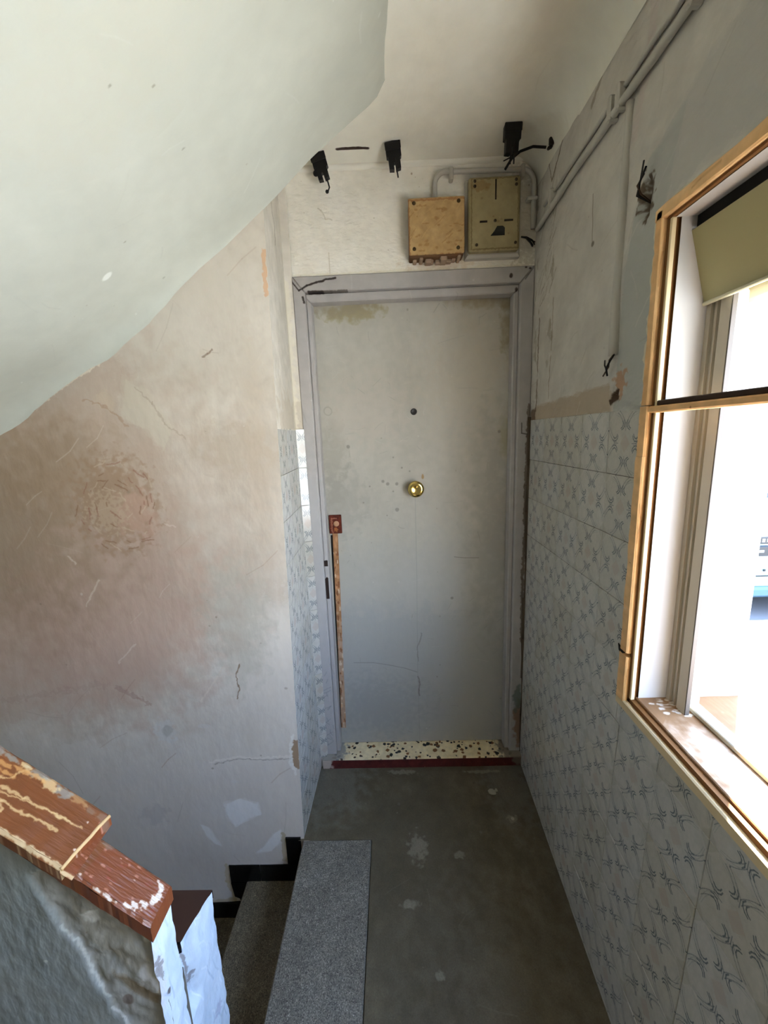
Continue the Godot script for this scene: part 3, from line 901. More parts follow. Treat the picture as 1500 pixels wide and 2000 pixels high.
# ---------------------------------------------------------------- stairs
func build_stairs() -> void:
	var s := thing("stairs_down", "grey terrazzo stair flight going down to the left of the landing", "stairs", Vector3.ZERO, "", "structure")
	var riser := mat(Color(0.20, 0.16, 0.12), 0.7)
	for i in 7:
		var y := -0.195 - i * 0.182
		var x1 := -0.39 - i * 0.24
		var mb := Mb.new()
		mb.box(Vector3(x1 - 0.242, y - 0.035, 0.425), Vector3(x1 + 0.03, y, 1.075), 0.004)
		put("tread", mb, M.tread, s)
		mb = Mb.new()
		mb.box(Vector3(x1 + 0.018, y + 0.0, 0.425), Vector3(x1 + 0.06, y + 0.158, 1.075))
		put("riser", mb, riser, s)
	var mb2 := Mb.new()
	mb2.box(Vector3(-2.65, -1.8, 0.4), Vector3(-2.0, -1.50, 2.65))
	mb2.box(Vector3(-2.65, -1.9, 0.4), Vector3(-0.3, -1.7, 1.3))
	tag(put("floor_lower", mb2, M.terrazzo), "terrazzo half landing at the foot of the lower flight", "floor", "", "structure")
	s = thing("stairs_up", "grey terrazzo stair flight going up behind the brown-capped parapet", "stairs", Vector3.ZERO, "", "structure")
	for i in 8:
		var y := 0.18 + i * 0.18
		var x1 := -0.42 - i * 0.24
		var mb := Mb.new()
		mb.box(Vector3(x1 - 0.262, y - 0.22, 1.245), Vector3(x1, y, 2.65), 0.004)
		put("step", mb, M.terrazzo, s)
	# black skirting tiles stepping down the wall
	var b := thing("baseboard_left", "black glazed skirting tiles stepping down the wall with the stairs", "skirting", Vector3.ZERO, "", "structure")
	var t := Transform3D(Basis(), Vector3(0, 0, 0.424))
	for poly in [[-0.462, 0.008, -0.403, 0.008, -0.403, -0.115, -0.462, -0.115],
			[-0.697, -0.118, -0.575, -0.118, -0.575, -0.20, -0.697, -0.20], [-0.573, -0.118, -0.462, -0.118, -0.405, -0.118, -0.405, -0.20, -0.573, -0.20],
			[-0.697, -0.202, -0.63, -0.202, -0.63, -0.30, -0.665, -0.30, -0.668, -0.28, -0.688, -0.27],
			[-0.80, -0.302, -0.63, -0.302, -0.63, -0.38, -0.80, -0.38], [-0.935, -0.302, -0.802, -0.302, -0.802, -0.38, -0.935, -0.38],
			[-0.935, -0.382, -0.87, -0.382, -0.87, -0.56, -0.935, -0.56], [-1.17, -0.484, -0.937, -0.484, -0.937, -0.562, -1.17, -0.562]]:
		mb2 = Mb.new()
		mb2.prism(P2(poly), t, 0.010, 0.0015)
		put("tile", mb2, M.black_tile, b)


# ---------------------------------------------------------------- parapets
func build_parapets() -> void:
	# --- front one, along the flight going up
	var p := thing("stair_parapet", "thin grey plaster parapet with peeling brown cap, rising to the left", "parapet")
	var c := Cv.new(-1.15, 0.0, -0.36, 1.5, 700, noise_a)
	c.base(g8(132, 139, 137), g8(148, 153, 150), 4, 81, 0.03)
	c.specks(rng, 60, 0.001, 0.006, [g8(186, 188, 182), g8(128, 132, 126)], 0.6)
	c.scratches(rng, 30, 0.06, 0.003, [g8(184, 186, 180), g8(130, 134, 128)], 0.5)
	var broken := P2([-0.56, 0.90, -0.545, 0.845, -0.532, 0.80, -0.505, 0.755, -0.495, 0.70, -0.487, 0.672, -0.478, 0.66, -0.480, 0.635, -0.463, 0.615, -0.455, 0.59, -0.43, 0.565, -0.36, 0.54, -0.36, 1.0])
	c.patch(broken, g8(148, 147, 139), 0.9, 0.006)
	c.patch(P2([-0.52, 0.86, -0.44, 0.78, -0.40, 0.72, -0.41, 0.69, -0.45, 0.72, -0.50, 0.78]), g8(150, 145, 130), 0.6, 0.012, 9)
	c.patch(P2([-0.47, 0.715, -0.44, 0.69, -0.405, 0.655, -0.41, 0.635, -0.445, 0.665]), g8(128, 114, 92), 0.8, 0.008, 19)
	c.blob(-0.405, 0.69, 0.022, 0.03, g8(196, 198, 196), 0.8, 0.6, 0.5)
	c.blob(-0.485, 0.815, 0.012, 0.014, g8(200, 200, 192), 0.9, 0.5, 0.4)
	c.line(V([-0.50, 0.878, -0.46, 0.838, -0.43, 0.80, -0.405, 0.77]), 0.010, g8(170, 172, 164), 0.5, 0.006)
	c.line(V([-0.532, 0.80, -0.505, 0.755, -0.495, 0.70, -0.487, 0.672, -0.478, 0.66]), 0.0028, g8(186, 188, 182), 0.75, 0.002)
	c.line(V([-0.480, 0.635, -0.463, 0.615, -0.455, 0.59, -0.43, 0.565]), 0.0035, g8(196, 198, 194), 0.8, 0.002)
	c.blob(-0.455, 0.648, 0.008, 0.009, g8(112, 100, 92), 0.8)
	c.specks(rng, 60, 0.001, 0.004, [g8(120, 104, 90), g8(190, 190, 184)], 0.7)
	var top := func(x: float) -> float: return 0.795 + 0.95 * (-0.39 - x) if x > -0.475 else 0.876 + 0.88 * (-0.475 - x)
	var nf := fbm(21, 30.0)
	var nf3 := fbm(23, 16.0, 6)
	var nf2 := fbm(22, 5.0)
	var mb := Mb.new().smooth().frame(c, Vector3(1, 0, 0), Vector3(0, 1, 0))
	mb.grid(steps(-1.04, -0.39, 230), steps(0.0, 1.0, 200), func(x, u):
		var y := lerpf(-0.2, top.call(x), u)
		var z := 1.238 + nf2.get_noise_2d(x, y) * 0.003
		var inside := 0.0
		for e in [Vector2.ZERO, Vector2(0.004, 0.002), Vector2(-0.004, -0.002), Vector2(0.002, -0.004), Vector2(-0.002, 0.004)]:
			if Geometry2D.is_point_in_polygon(Vector2(x, y) + e, broken): inside += 0.2
		z -= inside * (0.006 + nf3.get_noise_2d(x, y) * 0.007)
		if x > -0.40: z -= 0.004 * (x + 0.40) / 0.01
		return Vector3(x, y, z))
	# back and underside
	mb.flat().grid(steps(-0.39, -1.04, 10), steps(0.0, 1.0, 1), func(x, u): return Vector3(x, lerpf(-0.2, top.call(x), u), 1.192))
	mb.grid(steps(1.192, 1.228, 1), steps(-0.39, -1.04, 12), func(z, x): return Vector3(x, top.call(x), z))
	put("wall_body", mb, mat(Color(1, 1, 1), 0.9, c.tex(), 0.25, 0.3), p)
	# white painted end
	var c2 := Cv.new(1.06, 0.2, 1.26, 0.9, 900, noise_a)
	c2.base(g8(168, 180, 190), g8(188, 198, 206), 14, 83, 0.03, 4, Vector2(1.0, 0.4))
	c2.scratches(rng, 70, 0.08, 0.003, [g8(158, 168, 180), g8(206, 212, 216), g8(146, 158, 172)], 0.6, PI / 2 - 0.3)
	c2.blob(1.234, 0.715, 0.005, 0.018, g8(70, 68, 64), 0.9, 0.9, 0.3, 3.0)
	c2.blob(1.226, 0.655, 0.004, 0.006, g8(80, 76, 74), 0.9, 0.5)
	c2.blob(1.24, 0.69, 0.012, 0.07, g8(190, 186, 190), 0.5, 0.7)
	c2.line(V([1.168, 0.655, 1.166, 0.60, 1.17, 0.56]), 0.006, g8(120, 118, 118), 0.9, 0.003)
	c2.blob(1.160, 0.572, 0.005, 0.010, g8(112, 110, 112), 0.9, 0.9, 0.3, 3.0)
	c2.blob(1.11, 0.40, 0.012, 0.014, g8(150, 152, 170), 0.6, 0.9, 0.4, 3.0)
	var white := mat(Color(1, 1, 1), 0.75, c2.tex(), 0.12, 0.3)
	mb = Mb.new().smooth().frame(c2, Vector3(0, 0, 1), Vector3(0, 1, 0))
	mb.grid(steps(1.238, 1.191, 8), steps(-0.02, 0.80, 60), func(z, y):
		return Vector3(-0.389 + nf.get_noise_2d(z * 0.8, y * 0.8) * 0.004 - 0.006 * clampf((z - 1.228) / 0.01, 0.0, 1.0), y, z + nf.get_noise_1d(y * 0.7) * 0.004 * (1.0 if z > 1.21 else 0.0)))
	put("white_end", mb, white, p)
	# caps: a thicker slab above, a painted run below
	c = Cv.new(-1.15, 1.16, -0.36, 1.29, 900, noise_a)
	c.base(g8(100, 57, 28), g8(116, 68, 34), 5, 85, 0.05)
	c.patch(P2([-0.36, 1.16, -0.474, 1.16, -0.484, 1.29, -0.36, 1.29]), g8(108, 55, 32), 0.6, 0.002)
	for q in [[-0.66, 1.246, -0.60, 1.236, -0.545, 1.232, -0.51, 1.230, 0.006], [-0.66, 1.232, -0.62, 1.226, -0.56, 1.218, -0.50, 1.214, 0.005], [-0.60, 1.228, -0.55, 1.220, -0.52, 1.215, -0.49, 1.212, 0.003], [-0.64, 1.24, -0.60, 1.22, -0.585, 1.205, -0.58, 1.19, 0.003], [-0.575, 1.234, -0.57, 1.243, -0.572, 1.25, -0.575, 1.252, 0.003]]:
		c.line(V([q[0], q[1], q[2], q[3], q[4], q[5], q[6], q[7]]), q[8] * 0.55, g8(186, 158, 112), 0.8, 0.0035)
	for i in 14:
		var x := -0.475 - i * 0.018
		c.blob(x, 1.184 + rng.randf_range(0, 0.006), rng.randf_range(0.006, 0.014), rng.randf_range(0.003, 0.008), [g8(206, 182, 134), g8(128, 132, 128)][mini(rng.randi() % 3, 1)], 0.7 if i > 2 else 0.35, 0.9, 0.4, 3.0, i * 13)
	for q in [[-0.58, 1.193], [-0.60, 1.198], [-0.565, 1.19], [-0.62, 1.2], [-0.59, 1.205]]:
		c.blob(q[0], q[1], 0.010, 0.003, g8(186, 140, 84), 0.7, 0.9, 0.4, 3.0)
	for i in 16:
		c.blob(-0.475 - i * 0.016, 1.2605, 0.011, 0.0028, g8(186, 164, 126), 0.9, 0.7, 0.4, 3.0, i * 31)
	for i in 34:
		var x := rng.randf_range(-0.49, -0.39)
		c.blob(x, rng.randf_range(1.19, 1.24), rng.randf_range(0.0008, 0.003), rng.randf_range(0.0008, 0.002), [g8(206, 190, 178), g8(160, 110, 90), g8(120, 56, 40)][rng.randi() % 3], 0.8, 0.4)
	for q in [[-0.396, 1.196, 0.007, 0.006], [-0.394, 1.206, 0.007, 0.008], [-0.397, 1.216, 0.006, 0.008], [-0.404, 1.226, 0.007, 0.005], [-0.412, 1.233, 0.009, 0.004], [-0.42, 1.238, 0.01, 0.003], [-0.445, 1.2415, 0.02, 0.002]]:
		c.blob(q[0], q[1], q[2] * 0.7, q[3] * 0.75, g8(200, 190, 176), 0.9, 0.9, 0.3, 3.0)
	var brown := mat(Color(1, 1, 1), 0.34, c.tex(), 0.06, 0.5)
	var dark := mat(Color(0.22, 0.09, 0.055), 0.5)
	var run := func(x0: float, x1: float, ya: float, yb: float, th: float, za: float, zb: float, called: String, slant: float) -> void:
		var m2 := Mb.new().frame(c, Vector3(1, 0, 0), Vector3(0, 0, 1))
		var b := 0.004
		var n := 40
		var prof := [[za, -th], [za, -b], [za + b, 0.0], [zb - b, 0.0], [zb, -b], [zb, -th]]
		for i in n:
			var xa := lerpf(x1, x0, float(i) / n); var xb := lerpf(x1, x0, float(i + 1) / n)
			for k in prof.size() - 1:
				var q := []
				for e in [[xa, k], [xa, k + 1], [xb, k + 1], [xb, k]]:
					var pr: Array = prof[e[1]]
					var xx: float = e[0] + slant * (pr[0] - za)
					var wob := nf.get_noise_1d(e[0] * 1.3 + k) * (0.0022 if k >= 3 or pr[0] > zb - 0.006 else 0.0008)
					q.append(Vector3(xx, lerpf(ya, yb, (x1 - e[0]) / (x1 - x0)) + pr[1] + wob * 0.5, pr[0] + wob))
				m2.quad(q[0], q[1], q[2], q[3])
		# end and underside
		var e := []
		for pr in prof: e.append(Vector3(x1 + slant * (pr[0] - za), ya + pr[1], pr[0]))
		for k in range(1, 5): m2.tri(e[0], e[k + 1], e[k])
		m2.quad(Vector3(x1, ya - th, za), Vector3(x1, ya - th, zb), Vector3(x0, yb - th, zb), Vector3(x0, yb - th, za))
		put(called, m2, brown, p)
	run.call(-1.05, -0.470, 0.945, 0.945 + 0.88 * 0.58, 0.020, 1.180, 1.263, "cap_slab", -0.17)
	mb = Mb.new().smooth()
	mb.tube([Vector3(-0.4705, 0.9425, 1.1815), Vector3(-0.474, 0.9435, 1.2), Vector3(-0.4765, 0.9425, 1.215), Vector3(-0.481, 0.943, 1.24), Vector3(-0.4843, 0.9415, 1.261)], 0.0032, 8)
	put("worn_edge", mb, mat(Color(0.74, 0.62, 0.44), 0.7), p)
	run.call(-0.60, -0.386, 0.812, 0.812 + 0.955 * 0.214, 0.030, 1.186, 1.244, "painted_cap", 0.0)
	mb = Mb.new()
	var under := func(x: float, d: float) -> float: return 0.945 + 0.88 * (-0.47 - x) - d
	mb.quad(Vector3(-0.484, under.call(-0.484, 0.021), 1.257), Vector3(-1.04, under.call(-1.04, 0.021), 1.257), Vector3(-1.04, under.call(-1.04, 0.045), 1.24), Vector3(-0.49, under.call(-0.49, 0.045), 1.24))
	mb.quad(Vector3(-0.484, under.call(-0.484, 0.021), 1.257), Vector3(-0.49, under.call(-0.49, 0.045), 1.24), Vector3(-0.49, under.call(-0.49, 0.045), 1.19), Vector3(-0.484, under.call(-0.484, 0.021), 1.19))
	put("cap_bed", mb, dark, p)

	# --- second one, behind it, going down
	p = thing("stair_parapet", "short white parapet post with dark brown top behind the peeling brown cap", "parapet")
	mb = Mb.new().smooth().frame(c2, Vector3(0, 0, 1), Vector3(0, 1, 0))
	mb.grid(steps(1.186, 1.078, 16), steps(-0.02, 1.0, 70), func(z, u):
		var t: float = 0.646 + (z - 1.078) * 0.40
		var y := lerpf(-0.02, t, u)
		var notch := 0.0
		if z > 1.15 and y > 0.52 and y < 0.665: notch = 0.014 * clampf((z - 1.15) / 0.012, 0.0, 1.0)
		return Vector3(-0.388 + nf.get_noise_2d(z * 0.5, y * 0.5) * 0.004 - notch, y, z))
	put("white_end", mb, white, p)
	mb = Mb.new()
	var low := func(x: float) -> float: return 0.636 if x > -0.50 else 0.636 + 0.72 * (x + 0.50)
	mb.grid(steps(-2.0, -0.389, 24), steps(0.0, 1.0, 1), func(x, u): return Vector3(x, lerpf(-2.0, low.call(x), u), 1.186))
	mb.grid(steps(-0.389, -2.0, 24), steps(0.0, 1.0, 1), func(x, u): return Vector3(x, lerpf(-2.0, low.call(x), u), 1.079))
	put("wall_body", mb, mat(Color(0.62, 0.62, 0.58), 0.9), p)
	mb = Mb.new()
	for i in 18:
		var xa := -0.387 - i * 0.09; var xb := xa - 0.09
		var t0 := 0.646; var k := 0.40 * 0.112
		var ya: float = low.call(xa) + 0.010; var yb: float = low.call(xb) + 0.010
		mb.quad(Vector3(xa, ya, 1.074), Vector3(xb, yb, 1.074), Vector3(xb, yb + k, 1.186), Vector3(xa, ya + k, 1.186))
		mb.quad(Vector3(xa, ya - 0.02, 1.074), Vector3(xb, yb - 0.02, 1.074), Vector3(xb, yb, 1.074), Vector3(xa, ya, 1.074))
	put("dark_top", mb, mat(Color(0.20, 0.105, 0.075), 0.45), p)


# ---------------------------------------------------------------- door
func build_door() -> void:
	var d := thing("door_1", "battered grey flush door in a grey wooden frame at the end of the landing", "door", Vector3.ZERO, "", "structure")
	# leaf
	var c := Cv.new(-0.32, 0.04, 0.52, 2.08, 560, noise_a)
	c.base(g8(176, 172, 160), g8(188, 185, 174), 3, 91, 0.025, 4, Vector2(1.0, 0.35))
	c.patch(P2([-0.32, 1.05, 0.52, 1.15, 0.52, 0.04, -0.32, 0.04]), g8(172, 172, 166), 0.5, 0.12)
	c.patch(P2([-0.32, 0.75, 0.52, 0.70, 0.52, 0.04, -0.32, 0.04]), g8(164, 166, 162), 0.5, 0.12)
	c.blob(-0.14, 2.01, 0.10, 0.035, g8(150, 138, 98), 0.65, 0.8, 0.7)
	c.blob(-0.20, 2.03, 0.12, 0.03, g8(146, 138, 118), 0.5, 0.8, 0.7)
	c.blob(0.40, 2.03, 0.14, 0.025, g8(150, 138, 108), 0.6, 0.8, 0.7)
	c.blob(0.48, 1.93, 0.03, 0.09, g8(140, 128, 96), 0.6, 0.8, 0.7)
	c.blob(0.475, 1.50, 0.025, 0.07, g8(156, 150, 116), 0.5, 0.7, 0.7)
	c.blob(0.3, 1.75, 0.16, 0.22, g8(186, 178, 162), 0.45, 0.9, 0.9, 1.4)
	c.blob(0.42, 1.1, 0.1, 0.4, g8(150, 148, 138), 0.35, 0.9, 0.9, 0.8)
	c.blob(0.05, 1.1, 0.3, 0.1, g8(182, 180, 168), 0.4, 0.9, 0.9, 1.4)
	c.blob(-0.1, 0.25, 0.2, 0.14, g8(150, 152, 148), 0.4, 0.9, 0.9, 1.4)
	c.blob(-0.25, 1.42, 0.05, 0.16, g8(150, 146, 132), 0.4, 0.9, 0.8)
	c.blob(-0.23, 1.25, 0.10, 0.12, g8(148, 146, 138), 0.4, 0.9, 0.8)
	c.blob(-0.1, 1.62, 0.15, 0.12, g8(188, 178, 166), 0.4, 0.7, 0.9)
	c.blob(-0.26, 1.63, 0.018, 0.018, g8(160, 155, 144), 0.8, 0.1, 0.25)
	c.blob(-0.26, 1.63, 0.014, 0.014, g8(184, 180, 168), 0.9, 0.1, 0.25)
	for q in [[-0.183, 1.482, 0.007], [0.017, 1.317, 0.006], [-0.022, 1.318, 0.0065], [-0.042, 1.33, 0.006], [0.04, 1.385, 0.004], [0.073, 1.369, 0.004], [0.014, 1.205, 0.008], [0.005, 1.43, 0.004], [-0.10, 1.31, 0.004], [0.0, 1.285, 0.004], [0.25, 0.79, 0.006], [0.45, 1.52, 0.006], [-0.03, 1.18, 0.003], [-0.13, 1.24, 0.003]]:
		c.blob(q[0], q[1], q[2], q[2], g8(134, 130, 120), 0.75, 0.3, 0.5)
	c.blob(0.128, 1.345, 0.006, 0.011, g8(166, 134, 90), 0.9, 0.4, 0.4)
	c.line(V([0.262, 0.982, 0.31, 0.976, 0.369, 0.975]), 0.0025, g8(126, 122, 114), 0.8)
	c.line(V([-0.21, 0.48, -0.12, 0.478, -0.046, 0.464, 0.03, 0.445, 0.085, 0.424]), 0.003, g8(132, 132, 128), 0.7)
	c.line(V([0.095, 1.26, 0.094, 0.9, 0.09, 0.6, 0.088, 0.4, 0.09, 0.06]), 0.002, g8(146, 146, 140), 0.5)
	c.line(V([0.11, 0.62, 0.10, 0.58, 0.088, 0.55, 0.092, 0.48]), 0.005, g8(140, 138, 132), 0.7, 0.003)
	c.line(V([0.088, 0.40, 0.096, 0.37, 0.090, 0.33, 0.095, 0.30]), 0.007, g8(128, 124, 118), 0.75, 0.004)
	c.scratches(rng, 90, 0.05, 0.0018, [g8(150, 148, 140), g8(196, 194, 186), g8(138, 134, 126)], 0.5)
	c.scratches(rng, 26, 0.12, 0.002, [g8(196, 194, 186), g8(152, 150, 142)], 0.45, 0.0)
	c.specks(rng, 70, 0.001, 0.004, [g8(140, 134, 122), g8(200, 198, 190)], 0.6)
	var mb := Mb.new().frame(c, Vector3(1, 0, 0), Vector3(0, 1, 0))
	mb.box(Vector3(-0.312, 0.052, -0.04), Vector3(0.507, 2.056, 0.0), 0.002)
	var leaf := put("leaf", mb, mat(Color(1, 1, 1), 0.5, c.tex(), 0.06, 0.45), d)
	# frame, mitred at the corners
	c = Cv.new(-0.40, 0.0, 0.60, 2.16, 480, noise_a)
	c.base(g8(168, 164, 160), g8(182, 178, 174), 5, 95, 0.03, 4, Vector2(1.0, 0.15))
	c.patch(P2([-0.40, 1.35, -0.25, 1.35, -0.25, 0.0, -0.40, 0.0]), g8(178, 178, 178), 0.5, 0.08)
	c.scratches(rng, 60, 0.08, 0.0025, [g8(196, 196, 192), g8(140, 138, 132)], 0.5, PI / 2)
	c.line(V([-0.330, 2.072, -0.30, 2.088, -0.262, 2.097, -0.225, 2.106, -0.19, 2.109]), 0.006, g8(40, 32, 28), 0.95, 0.002)
	c.blob(-0.243, 2.101, 0.010, 0.004, g8(40, 32, 28), 0.9, 0.4)
	c.line(V([-0.366, 2.12, -0.345, 2.09, -0.330, 2.072]), 0.004, g8(50, 42, 38), 0.9, 0.001)
	c.line(V([-0.294, 2.066, -0.24, 2.065]), 0.007, g8(44, 34, 30), 0.95, 0.002)
	c.line(V([-0.235, 2.066, -0.21, 2.065, -0.15, 2.066]), 0.004, g8(84, 78, 72), 0.8, 0.003)
	c.line(V([-0.318, 2.048, -0.316, 2.03]), 0.009, g8(46, 38, 34), 0.9, 0.004)
	c.line(V([0.52, 2.075, 0.553, 2.12]), 0.003, g8(80, 76, 72), 0.8)
	c.blob(0.466, 2.09, 0.007, 0.009, g8(56, 44, 36), 0.9, 0.6)
	c.blob(0.52, 2.116, 0.006, 0.004, g8(50, 40, 34), 0.9, 0.6)
	c.blob(0.535, 2.112, 0.006, 0.004, g8(50, 40, 34), 0.9, 0.6)
	c.blob(0.492, 2.048, 0.005, 0.006, g8(60, 50, 44), 0.9, 0.6)
	c.line(V([0.548, 1.62, 0.545, 1.5, 0.542, 1.3, 0.545, 1.1, 0.54, 0.9, 0.546, 0.6]), 0.012, g8(96, 82, 68), 0.75, 0.006)
	c.line(V([0.520, 1.55, 0.521, 1.51, 0.545, 1.505]), 0.003, g8(64, 58, 52), 0.9)
	c.blob(0.538, 0.2, 0.02, 0.1, g8(132, 104, 82), 0.9, 0.7, 0.4)
	c.blob(0.535, 0.33, 0.02, 0.06, g8(92, 104, 96), 0.7, 0.7, 0.4)
	for i in 26:
		var y := rng.randf_range(0.1, 0.5)
		c.line([Vector2(rng.randf_range(-0.365, -0.31), y), Vector2(rng.randf_range(-0.365, -0.31), y - 0.02)], 0.003, g8(120, 124, 126), 0.4, 0.002)
	c.specks(rng, 60, 0.001, 0.004, [g8(110, 104, 96), g8(200, 200, 196)], 0.6)
	var fm := mat(Color(1, 1, 1), 0.5, c.tex(), 0.06, 0.45)
	var z0 := 0.0; var t := Transform3D(Basis(), Vector3(0, 0, z0))
	var f := func() -> Mb: return Mb.new().frame(c, Vector3(1, 0, 0), Vector3(0, 1, 0))
	mb = f.call()
	mb.prism(P2([-0.354, 0.051, -0.309, 0.051, -0.309, 2.064, -0.354, 2.119]), t, 0.07, 0.003)
	var jl := put("jamb", mb, fm, d)
	mb = f.call()
	mb.prism(P2([0.503, 0.051, 0.5535, 0.051, 0.5535, 2.119, 0.503, 2.064]), t, 0.07, 0.003)
	put("jamb", mb, fm, d)
	mb = f.call()
	mb.prism(P2([-0.354, 2.1205, -0.309, 2.0655, 0.503, 2.0655, 0.5535, 2.1205]), t, 0.07, 0.003)
	put("head", mb, fm, d)
	t.origin.z = 0.001
	for q in [[-0.309, 0.051, -0.291, 0.051, -0.291, 2.033, -0.309, 2.048], [0.484, 0.051, 0.503, 0.051, 0.503, 2.048, 0.484, 2.033], [-0.309, 2.0645, -0.309, 2.0485, -0.291, 2.034, 0.484, 2.034, 0.503, 2.0485, 0.503, 2.0645]]:
		mb = f.call()
		mb.prism(P2(q), t, 0.05, 0.003)
		put("stop", mb, fm, d)
	# brass knob and its rose
	mb = Mb.new().smooth()
	var kt := Transform3D(Basis(), Vector3(0.096, 1.296, 0.0))
	mb.lathe(V([0.030, 0.0, 0.031, 0.003, 0.029, 0.006, 0.014, 0.008, 0.012, 0.022, 0.016, 0.026, 0.028, 0.030, 0.034, 0.038, 0.0345, 0.044, 0.032, 0.050, 0.026, 0.053, 0.018, 0.0535, 0.010, 0.051, 0.0, 0.050]), kt, 32)
	var knob := put("knob", mb, M.brass, d)
	knob.set_meta("label", "polished round brass knob")
	# peephole
	mb = Mb.new().smooth()
	kt.origin = Vector3(0.097, 1.614, 0.0)
	mb.lathe(V([0.013, 0.0, 0.0135, 0.002, 0.011, 0.0035, 0.008, 0.002, 0.0, 0.0015]), kt, 20)
	put("peephole", mb, mat(Color(0.16, 0.15, 0.14), 0.35), d)
	# rusted latch plate and the steel strip below it
	c = Cv.new(-0.29, 1.09, -0.22, 1.20, 1400, noise_a)
	c.base(g8(70, 26, 16), g8(110, 46, 26), 40, 97, 0.15)
	c.line(V([-0.272, 1.172, -0.272, 1.12, -0.268, 1.11]), 0.007, g8(150, 96, 74), 0.8, 0.003)
	c.line(V([-0.272, 1.176, -0.25, 1.176]), 0.004, g8(160, 110, 90), 0.8, 0.002)
	c.blob(-0.252, 1.125, 0.010, 0.008, g8(176, 116, 60), 0.7, 0.7)
	mb = Mb.new().frame(c, Vector3(1, 0, 0), Vector3(0, 1, 0))
	mb.box(Vector3(-0.284, 1.108, 0.0), Vector3(-0.229, 1.191, 0.008), 0.002)
	var plate := put("latch_plate", mb, mat(Color(1, 1, 1), 0.8, c.tex()), d)
	plate.set_meta("label", "rusty latch plate")
	mb = Mb.new().smooth()
	kt.origin = Vector3(-0.252, 1.152, 0.008)
	mb.lathe(V([0.0125, 0.0, 0.012, 0.003, 0.008, 0.0055, 0.0, 0.006]), kt, 16)
	put("screw", mb, mat(Color(0.72, 0.55, 0.42), 0.6), plate)
	c = Cv.new(-0.30, 0.12, -0.24, 1.12, 700, noise_a)
	c.base(g8(150, 104, 66), g8(184, 140, 100), 30, 99, 0.14, 4, Vector2(1, 0.25))
	c.blob(-0.268, 0.35, 0.03, 0.3, g8(184, 162, 142), 0.7, 0.8, 0.8)
	for i in 60:
		c.blob(rng.randf_range(-0.285, -0.255), rng.randf_range(0.12, 1.1), rng.randf_range(0.002, 0.006), rng.randf_range(0.004, 0.018), [g8(222, 206, 180), g8(120, 76, 46), g8(200, 150, 110)][rng.randi() % 3], 0.7, 0.7, 0.4, 2.0, i * 11)
	mb = Mb.new().frame(c, Vector3(1, 0, 0), Vector3(0, 1, 0))
	mb.prism(P2([-0.288, 0.14, -0.266, 0.14, -0.249, 1.109, -0.272, 1.109]), Transform3D(), 0.006, 0.0015)
	var strip := put("edge_strip", mb, mat(Color(1, 1, 1), 0.7, c.tex()), d)
	strip.set_meta("label", "long rusty flat steel strip")
	mb = Mb.new()
	mb.prism(P2([-0.2905, 0.14, -0.2885, 0.14, -0.273, 1.10, -0.281, 1.10]), Transform3D(), 0.0015)
	put("edge_gap", mb, M.dark, d)
	# lock cut-outs in the frame
	for q in [[-0.3025, 0.987, 0.0095, 0.013], [-0.3035, 0.872, 0.0085, 0.048]]:
		mb = Mb.new()
		mb.prism(P2([q[0] - q[2] * 0.8, q[1] - q[3], q[0] + q[2], q[1] - q[3] * 1.0, q[0] + q[2], q[1] + q[3], q[0] + q[2] * 0.3, q[1] + q[3] * 1.12, q[0] - q[2], q[1] + q[3] * 0.85]), Transform3D(Basis(), Vector3(0, 0, 0.05)), 0.0025, 0.0008)
		put("strike_plate", mb, mat(Color(0.17, 0.12, 0.10), 0.7), d)


